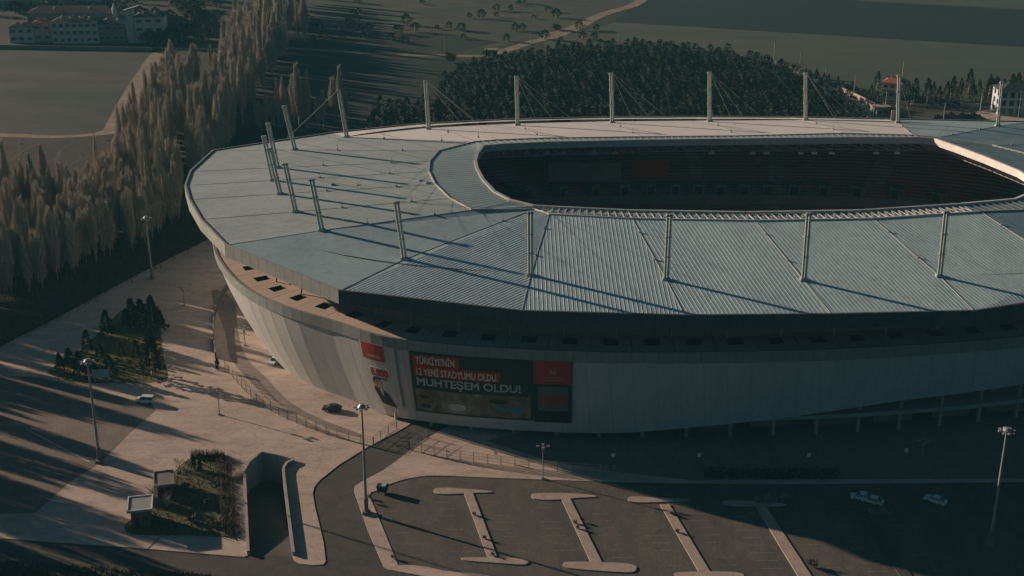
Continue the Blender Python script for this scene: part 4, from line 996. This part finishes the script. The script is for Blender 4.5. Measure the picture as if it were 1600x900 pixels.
for k, (x, y, s_) in enumerate(((428, 196, .8), (436, 200, .85), (444, 196, .9), (452, 200, .85), (460, 192, 1.0), (468, 196, 1.0), (476, 194, .95), (484, 198, .8), (408, 205, .7), (418, 208, .65), (497, 200, .75), (506, 200, .78), (525, 190, .85), (534, 192, .88), (541, 190, .8), (466, 62, 1.0), (476, 64, 1.0), (330, 112, .65), (345, 100, .6), (258, 345, .6), (268, 350, .6), (276, 346, .55))):
    place_pop(P(x, y), s_, 'short bare poplar in the loose clumps between the grove and the dark field', 'short poplars in loose clumps', 2 if k % 2 else 4)
# off to the left: the trees whose shadows stripe the plaza
for k, (x, y) in enumerate(scatter(V2([(-205, 262), (-150, 310), (-128, 300), (-118, 275), (-125, 240), (-175, 215)]), 4, 5.5, 3)):
    if Q((x, y, 0))[0] < -25: place_pop(Vector((x, y, 0)), .9, 'bare poplar at the grove edge left of the asphalt lot', 'poplars at the grove edge by the lot')
print('poplars', ntot)
def strand_tree(seed, h, r, n):
    g = random.Random(seed); V = []; lobes = [(g.uniform(0, 6.28), g.uniform(0, .55) * r, g.uniform(.75, 1)) for _ in range(5)]
    for k in range(n):
        la, lr, lh = g.choice(lobes); z = g.random() ** .75; a_ = g.uniform(0, 6.283); z0 = h * lh * (.1 + .82 * z); env = r * .65 * min(1, .25 + z * 2.2) * min(1, (1 - z) * 2.6 + .12); r0 = env * math.sqrt(g.random())
        c = np.array([lr * math.cos(la) + r0 * math.cos(a_), lr * math.sin(la) + r0 * math.sin(a_), z0]); an = g.uniform(0, 3.14); w_ = np.array([math.cos(an), math.sin(an), 0]) * g.uniform(.05, .10)
        V += [c - w_, c + w_, c + np.array([g.uniform(-.5, .5), g.uniform(-.5, .5), h * g.uniform(.06, .13)])]
    for k in range(8): V += [np.array([-.2, 0, 0]), np.array([.2, 0, 0]), np.array([0, 0, h * .9])] if k == 0 else [np.array([0, -.2, 0]), np.array([0, .2, 0]), np.array([0, 0, h * .9])] if k == 1 else []
    return np.array(V)
st_v = [strand_tree(q_, 20, 2.3, 1300) for q_ in range(4)]
def merged(name, spots, variants, mt, lab, cat, smin, smax, seed):
    g = np.random.default_rng(seed); out = []
    for x, y in spots:
        v = variants[g.integers(len(variants))]; a_ = g.uniform(0, 6.28); s_ = g.uniform(smin, smax); R2 = np.array([[math.cos(a_), math.sin(a_), 0], [-math.sin(a_), math.cos(a_), 0], [0, 0, 1]]); out.append((v @ R2) * s_ + np.array([x, y, 0]))
    V = np.concatenate(out); me = bpy.data.meshes.new(name); nv = len(V); nf = nv // 3
    me.vertices.add(nv); me.vertices.foreach_set('co', V.astype(np.float32).ravel()); me.loops.add(nv); me.loops.foreach_set('vertex_index', np.arange(nv, dtype=np.int32))
    me.polygons.add(nf); me.polygons.foreach_set('loop_start', np.arange(0, nv, 3, dtype=np.int32)); me.polygons.foreach_set('loop_total', np.full(nf, 3, dtype=np.int32)); me.update(calc_edges=True)
    me.materials.append(mt); o = bpy.data.objects.new(name, me); S.collection.objects.link(o); return tag(o, lab, cat, kind='stuff')
more = scatter(grp[0][2], 170, 3.0, 101) + scatter(grp[1][2], 60, 3.0, 102) + scatter(grp[2][2], 130, 3.0, 103)
more += [q_ for q_ in scatter(V2([(-290, 290), (-230, 370), (-150, 350), (-128, 310), (-108, 272), (-112, 232), (-200, 195)]), 210, 4.2, 104) if Q((q_[0], q_[1], 0))[0] < -20]
merged('poplar_thicket', more, st_v, M['twig2'], 'bare smaller poplars filling the grove and the rows between the tall ones', 'poplar thicket', .65, 1.1, 6)
# undergrowth in the grove
b = MB()
for x, y in scatter(PX([(-60, 335), (200, 300), (292, 300), (330, 372), (200, 437), (0, 543), (-60, 560)]), 500, 1.5, 9):
    for j in range(7):
        c = Vector((x + rg.uniform(-1, 1), y + rg.uniform(-1, 1), 0)); b.tube(c, c + Vector((rg.uniform(-.8, .8), rg.uniform(-.8, .8), rg.uniform(1, 4.2))), .07, .02, n=3, cap=False)
for k in range(1500):
    t_ = rg.random(); A_ = P(330, 373).lerp(P(90, 498), t_ * 2) if t_ < .5 else P(90, 498).lerp(P(-60, 565), t_ * 2 - 1); c = A_ + Vector((rg.gauss(-1.5, 1.6), rg.gauss(1.5, 1.6), 0))
    b.tube(c, c + Vector((rg.uniform(-.9, .9), rg.uniform(-.9, .9), rg.uniform(.3, 1.9))), .09, .02, n=3, cap=False)
tag(b.build('undergrowth', M['shrub']), 'dark brown undergrowth in the poplar grove', 'undergrowth', kind='stuff')
# ------------------------------------------------------------------ pine wood (one mass)
rn_ = np.random.default_rng(5)
def tuft_tree(seed, h, r, n):
    g = np.random.default_rng(seed); V = []; 
    for k in range(n):
        z = g.random(); a_ = g.uniform(0, 6.283); rad = r * (math.sin(math.pi * min(1, .25 + z * .75)) ** .6) * (1 + .3 * math.sin(3 * a_ + seed + z * 5)); rr = rad * g.uniform(.4, 1) ** .5
        c = np.array([rr * math.cos(a_), rr * math.sin(a_), h * (.25 + .75 * z)]); l = g.uniform(.4, .85)
        o1 = np.array([math.cos(a_), math.sin(a_), g.uniform(-.1, 1.2)]) * l; s1 = np.array([-math.sin(a_), math.cos(a_), g.uniform(-.3, .3)]) * l * .5
        V += [c - s1, c + s1, c + o1]
    return np.array(V)
tv = [tuft_tree(s_, 8.0 + s_ * .5, 2.6, 300) for s_ in range(5)]
poly = PX([(690, 190), (695, 155), (715, 132), (750, 118), (800, 108), (860, 99), (930, 93), (1000, 90), (1060, 95), (1120, 102), (1175, 114), (1215, 126), (1255, 148), (1300, 172), (1340, 200), (1340, 260), (560, 260), (600, 190)])
pts = scatter(poly, 1500, 3.6, 21); allv = []
for x, y in pts:
    v = tv[rn_.integers(5)]; a_ = rn_.uniform(0, 6.28); s_ = rn_.uniform(.8, 1.25); R2 = np.array([[math.cos(a_), math.sin(a_), 0], [-math.sin(a_), math.cos(a_), 0], [0, 0, 1]]); allv.append((v @ R2) * s_ + np.array([x, y, 0]))
allv = np.concatenate(allv); me = bpy.data.meshes.new('pine_wood'); nv = len(allv); nf = nv // 3
me.vertices.add(nv); me.vertices.foreach_set('co', allv.astype(np.float32).ravel()); me.loops.add(nv); me.loops.foreach_set('vertex_index', np.arange(nv, dtype=np.int32))
me.polygons.add(nf); me.polygons.foreach_set('loop_start', np.arange(0, nv, 3, dtype=np.int32)); me.polygons.foreach_set('loop_total', np.full(nf, 3, dtype=np.int32)); me.update(calc_edges=True)
me.materials.append(M['needle']); o = bpy.data.objects.new('pine_wood', me); S.collection.objects.link(o); tag(o, 'dense dark pine wood on the slope behind the stadium', 'pine wood', kind='stuff')
sheet('forest_floor', poly, .05, M['litter'])
# individual pines right and near the house, plus trees among buildings
pine = needle_tree(10, 2.6, 320, 33, 'pine_tree', kind='cone', parentmat='needle'); fp = [True]
def put_pine(x, y, s_, lb, gp):
    if fp[0]: fp[0] = False; settree(pine, P(x, y), lb, 'pine tree', gp, (s_, s_, s_))
    else: dup(pine, P(x, y), rg.uniform(0, 6), (s_ * rg.uniform(.85, 1.15), s_ * rg.uniform(.85, 1.15), s_), lb, gp)
put_pine(1370, 143, .9, 'dark cypress-like tree left of the red roofed house', 'pines by the red roofed house'); put_pine(1383, 147, .6, 'dark tree in front of the red roofed house', 'pines by the red roofed house')
for k in range(46):
    x = 1408 + rg.random() * 230; y = 150 + rg.random() * 16 - (6 if x > 1500 else 0)
    put_pine(x, y, rg.uniform(.6, 1.1), 'dark evergreen in the tree belt at the foot of the olive field', 'evergreens in the tree belt')
for k in range(34):
    t_ = rg.random(); x = 1225 + 150 * t_; y = 118 + 50 * t_ + rg.uniform(-6, 4) - 8
    put_pine(x, y, rg.uniform(.25, .55), 'low dark tree along the upper side of the walled road', 'low trees by the walled road')
rb = bare(7, 4, 260, 77, 'round_tree', 'shrub', .10); settree(rb, P(705, 98), 'reddish bare round tree beside the pale road left of the pine wood', 'tree', None)
rt = needle_tree(7, 3.6, 300, 41, 'broadleaf_tree', kind='round', parentmat='needle'); ft = [True]
def put_round(x, y, s_, lb, gp):
    if ft[0]: ft[0] = False; settree(rt, P(x, y), lb, 'tree', gp, (s_, s_, s_))
    else: dup(rt, P(x, y), rg.uniform(0, 6), (s_ * rg.uniform(.9, 1.3), s_, s_ * rg.uniform(.8, 1.1)), lb, gp)
for k in range(60): put_round(rg.uniform(235, 345), rg.uniform(30, 72), rg.uniform(.8, 1.3), 'hazy dark tree in the park right of the far buildings', 'trees in the park by the far buildings')
for k in range(40): put_round(rg.uniform(480, 940), rg.choice([28, 46, 47, 48, 62, 18, 6]) + rg.uniform(-3, 3), rg.uniform(.35, .8), 'small hazy bush on the far scrubland', 'bushes on the far scrubland')
for k in range(55): put_round(rg.uniform(-20, 350), rg.uniform(-6, 26), rg.uniform(.7, 1.2), 'hazy tree among the farthest houses', 'trees among the farthest houses')
for k in range(14): put_round(rg.uniform(440, 640), rg.uniform(20, 70), rg.uniform(.5, .9), 'hazy dark tree right of the diagonal poplar row', 'trees right of the poplar row')
# ------------------------------------------------------------------ buildings
def block(label, px, py, w_, d_, h, wallm, roofm, rz=0, floors=2, cols=5, roof='hip', winm='glass', chim=0, tanks=0, bal=False, win_h=1.4, name='apartment_building', cat='building'):
    t = empty(name, P(px, py), rz, label, cat)
    b = MB(); b.box((0, d_ / 2, h / 2), (w_, d_, h)); b.build('wall', M[wallm], t); ov = .6
    b = MB(); rh = min(d_, w_) * .22
    if roof == 'hip':
        x, y0, y1 = w_ / 2 + ov, -ov, d_ + ov; ins = min(w_, d_) / 2 * .9
        vs = [(-x, y0, h), (x, y0, h), (x, y1, h), (-x, y1, h), (-x + ins, d_ / 2, h + rh), (x - ins, d_ / 2, h + rh)]
        b.add(vs, [(0, 1, 5, 4), (1, 2, 5), (2, 3, 4, 5), (3, 0, 4), (0, 3, 2, 1)])
    else: b.box((0, d_ / 2, h + .2), (w_ + .8, d_ + .8, .4))
    rf = b.build('roof', M[roofm], t)
    for k in range(chim): c = MB(); c.box((-w_ * .3 + k * w_ * .25, d_ * .45, h + rh * .9), (.8, .8, 1.6)); c.build('chimney', M['wallstone'], rf)
    for k in range(tanks): c = MB(); c.tube((-w_ * .4 + (k + .5) * w_ * .8 / tanks, d_ * .3, h + rh * .55), (-w_ * .4 + (k + .5) * w_ * .8 / tanks, d_ * .3, h + rh * .55 + 1.1), .45, n=8); c.build('water_tank', M['white'], rf)
    fh = h / floors
    for f in range(floors):
        for c in range(cols):
            x = -w_ / 2 + (c + .5) * w_ / cols; wb = MB(); ww = w_ / cols * .55; wb.box((x, -.06, f * fh + fh * .55), (ww + .2, .14, win_h + .2)); wf = wb.build('window', M['housewhite'] if wallm != 'housewhite' else M['housegrey'], t)
            pb = MB(); pb.box((x, -.14, f * fh + fh * .55), (ww, .06, win_h)); pb.build('pane', M[winm], wf)
        sb = MB()
        for c in range(2):
            wb = MB(); wb.box((-w_ / 2 - .04, d_ * (.3 + .4 * c), f * fh + fh * .55), (.1, d_ * .18, win_h)); wb.build('window', M[winm], t)
    if bal:
        for f in range(1, floors): bb = MB(); bb.box((0, -.7, f * fh), (w_ * .9, 1.4, .2)); bb.box((0, -1.35, f * fh + .55), (w_ * .9, .08, .9)); bb.build('balcony', M[wallm], t)
    return t
bb_ = [
 ('white two-storey house with dark roof, leftmost of the far row by the field', 35, 67, 12.5, 9, 8, 'housewhite', 'darkroof', 2, 3, 'hip', 0, 1),
 ('pinkish house with red roof between the white houses of the far row', 68, 66, 9.5, 9, 10, 'housepink', 'rooftile', 2, 2, 'hip', 1, 0),
 ('long white apartment block with brown roof in the far row by the field', 119, 68, 24, 11, 11, 'housewhite', 'brownroof', 3, 7, 'hip', 3, 4),
 ('dark brown block between the long white block and the tower-fronted one', 176, 67, 14, 11, 10, 'housegrey', 'darkroof', 2, 4, 'hip', 0, 2),
 ('white modern block with dark roof at the right end of the far row', 235, 67, 15, 11, 13.5, 'housewhite', 'darkroof', 3, 3, 'hip', 1, 2),
 ('long low brown roofed hall behind the far row of buildings', 112, 40, 48, 14, 7, 'housegrey', 'brownroof', 1, 12, 'hip', 0, 2),
 ('pale low house at the far left top corner', 18, 14, 18, 10, 5, 'housegrey', 'brownroof', 1, 4, 'hip', 0, 0),
 ('pale house with grey roof near the top edge above the long hall', 92, 12, 13, 10, 7, 'housepink', 'housegrey', 2, 4, 'hip', 0, 0),
 ('hazy grey house near the top edge right of the pale house', 148, 12, 15, 10, 7, 'housewhite', 'brownroof', 2, 4, 'hip', 0, 0),
]
for lb, x, y, w_, d_, h, wm, rm, fl, co, rf, ch, tk in bb_: block(lb, x, y, w_, d_, h, wm, rm, math.radians(2), fl, co, rf, 'glass', ch, tk)
tw = empty('tower', P(206, 67), 0, 'slim white stair tower with a slanted cap beside the right end block', 'tower')
b = MB(); b.box((0, 2, 8.5), (3.6, 4, 17)); b.build('wall', M['housewhite'], tw); b = MB(); b.add([(-3.4, -.3, 16.4), (5, -.3, 18.8), (5, 4.5, 18.8), (-3.4, 4.5, 16.4), (-3.4, -.3, 16.8), (5, -.3, 19.3), (5, 4.5, 19.3), (-3.4, 4.5, 16.8)], [(0, 1, 2, 3), (4, 5, 6, 7), (0, 1, 5, 4), (2, 3, 7, 6), (0, 3, 7, 4), (1, 2, 6, 5)]); b.build('roof', M['fascia'], tw)
mn = empty('minaret', P(181, 40), 0, 'slim pale rounded tower rising behind the far row of buildings', 'tower'); b = MB(); b.tube((0, 0, 0), (0, 0, 9), 1.4, 1.2, n=10); b.build('shaft', M['housewhite'], mn); b = MB(); b.tube((0, 0, 9), (0, 0, 12.5), 1.5, .15, n=10); b.build('cap', M['housewhite'], mn)
# garden wall along the field
b = MB(); A, B = P(-300, 71), P(238, 80); d = B - A; b.box((d.length / 2, 0, 1.0), (d.length, .4, 2.0)); ow = b.build('garden_wall', M['housegrey']); ow.location = A; ow.rotation_euler = (0, 0, math.atan2(d.y, d.x)); tag(ow, 'long grey garden wall between the fallow field and the far row of buildings', 'wall')
hs_ = block('cream house with red tiled hip roof above the far edge of the stadium roof', 1392, 155, 8.5, 9, 7.2, 'housecream', 'rooftile', math.radians(-28), 2, 3, 'hip', 'glass', 2, 0, True, name='house', cat='house')
block('white three-storey frame building with dark roof at the right edge', 1596, 181, 19, 12, 10.2, 'housewhite', 'darkroof', math.radians(-3), 3, 6, 'hip', 'glass', 0, 0, False, 2.1)
block('small pale hut beside the pale road left of the pine wood', 768, 88, 6, 5, 2.8, 'wallstone', 'housegrey', 0, 1, 2, 'flat', name='hut', cat='hut')
# stone walls by the road
def stonewall(label, pts, hh, th, posts=0, m='wallstone'):
    t = empty('stone_wall', pts[0], 0, label, 'wall'); o_ = pts[0]; b = MB()
    for p, q in zip(pts, pts[1:]):
        d = q - p; c = (p + q) / 2 - o_; b.box((c.x, c.y, hh / 2), (d.length, th, hh), math.atan2(d.y, d.x))
    b.build('wall', M[m], t); L_ = (pts[-1] - pts[0])
    for k in range(posts): c = L_ * (k + .5) / posts; b = MB(); b.box((c.x, c.y, (hh + 1.6) / 2), (.5, .5, hh + 1.6)); b.build('pillar', M[m], t)
stonewall('long pinkish stone wall running down beside the road', PX([(1309, 142), (1340, 156), (1375, 174), (1384, 178)]), 2.4, .6)
stonewall('short stone wall with pillars, upper one on the near side of the road', PX([(1295, 160), (1314, 168)]), 2.0, .6, 5)
stonewall('stone wall with pillars, lower one on the near side of the road', PX([(1322, 171), (1347, 184)]), 2.0, .6, 7)
stonewall('broken pale wall end where the road passes behind the roof', PX([(1352, 184), (1366, 190)]), 1.6, .6, 3)
block('small pinkish gatehouse at the end of the walled road', 1379, 184, 6, 5, 4.2, 'wallstone', 'wallstone', .3, 1, 2, 'flat', name='gatehouse', cat='hut')
t = stonewall('low pale wall far behind at the tree belt on the right', PX([(1500, 166), (1532, 168)]), 1.6, .5)
# utility poles
for k, (x, y, h, lb) in enumerate(((695, 82, 10, 'utility pole beside the pale road, near the reddish tree'), (575, 82, 10, 'utility pole by the dark field, leftmost of the far poles'), (830, 72, 8, 'utility pole where the dirt track bends'), (1209, 96, 10, 'utility pole on the olive field, left of the tallest'), (1249, 114, 10, 'utility pole at the lower edge of the olive field, second from its left end'), (1289, 130, 8, 'utility pole above the walled road, third along the field edge'), (1334, 148, 9, 'utility pole at the long stone wall'), (1383, 172, 8, 'utility pole by the small gatehouse'), (1531, 178, 9, 'utility pole left of the white frame building'), (1100, 82, 7, 'utility pole behind the crest of the pine wood'), (1409, 130, 11, 'thin pole behind the red roofed house'), (966, 72, 7, 'utility pole above the top of the pine wood'), (1474, 190, 8, 'thin pole near the asphalt road beyond the roof'))):
    t = empty('utility_pole', P(x, y), 0, lb, 'utility pole', 'utility poles in the fields'); b = MB(); b.tube((0, 0, 0), (0, 0, h), .22, .15, n=6); b.build('pole', M['steel'], t)
    b = MB(); b.box((0, 0, h - .5), (2.0, .16, .18)); b.build('cross_arm', M['steel'], t)
t = empty('street_lamp', P(1588, 205), 0, 'street lamp with long curved arm in front of the white frame building', 'street lamp'); b = MB(); b.tube((0, 0, 0), (0, 0, 16), .16, .1, n=6); b.build('pole', M['steel'], t); b = MB(); b.tube((0, 0, 15), (-3.4, 0, 16.4), .08, n=5); b.build('arm', M['steel'], t); b = MB(); b.box((0, 0, 16.2), (.9, .5, .3)); b.build('lamp_head', M['lamp'], t)
b = MB(); rr = random.Random(3)
for k in range(60): 
    c = P(1465 + rr.uniform(0, 70), 187 + rr.uniform(-2, 3)); b.add([c + Vector((-3, 0, 0)), c + Vector((3, 0, 0)), c + Vector((rr.uniform(-1, 1), 2, rr.uniform(.8, 2.6)))], [(0, 1, 2)])
tag(b.build('earth_mounds', M['shrub']), 'dark earth mounds beside the far asphalt road', 'earth', kind='stuff')
# ------------------------------------------------------------------ haze
b = MB(); b.box((0, 1950, 69.5), (6200, 4300, 155.0)); hz = b.build('haze', bpy.data.materials.new('haze')); tag(hz, kind='stuff')
m = hz.data.materials[0]; m.use_nodes = True; n = m.node_tree; n.nodes.remove(n.nodes['Principled BSDF'])
pv = n.nodes.new('ShaderNodeVolumePrincipled'); pv.inputs['Color'].default_value = (.10, .33, .40, 1); pv.inputs['Density'].default_value = .00019; pv.inputs['Anisotropy'].default_value = .0
n.links.new(pv.outputs[0], n.nodes['Material Output'].inputs['Volume'])
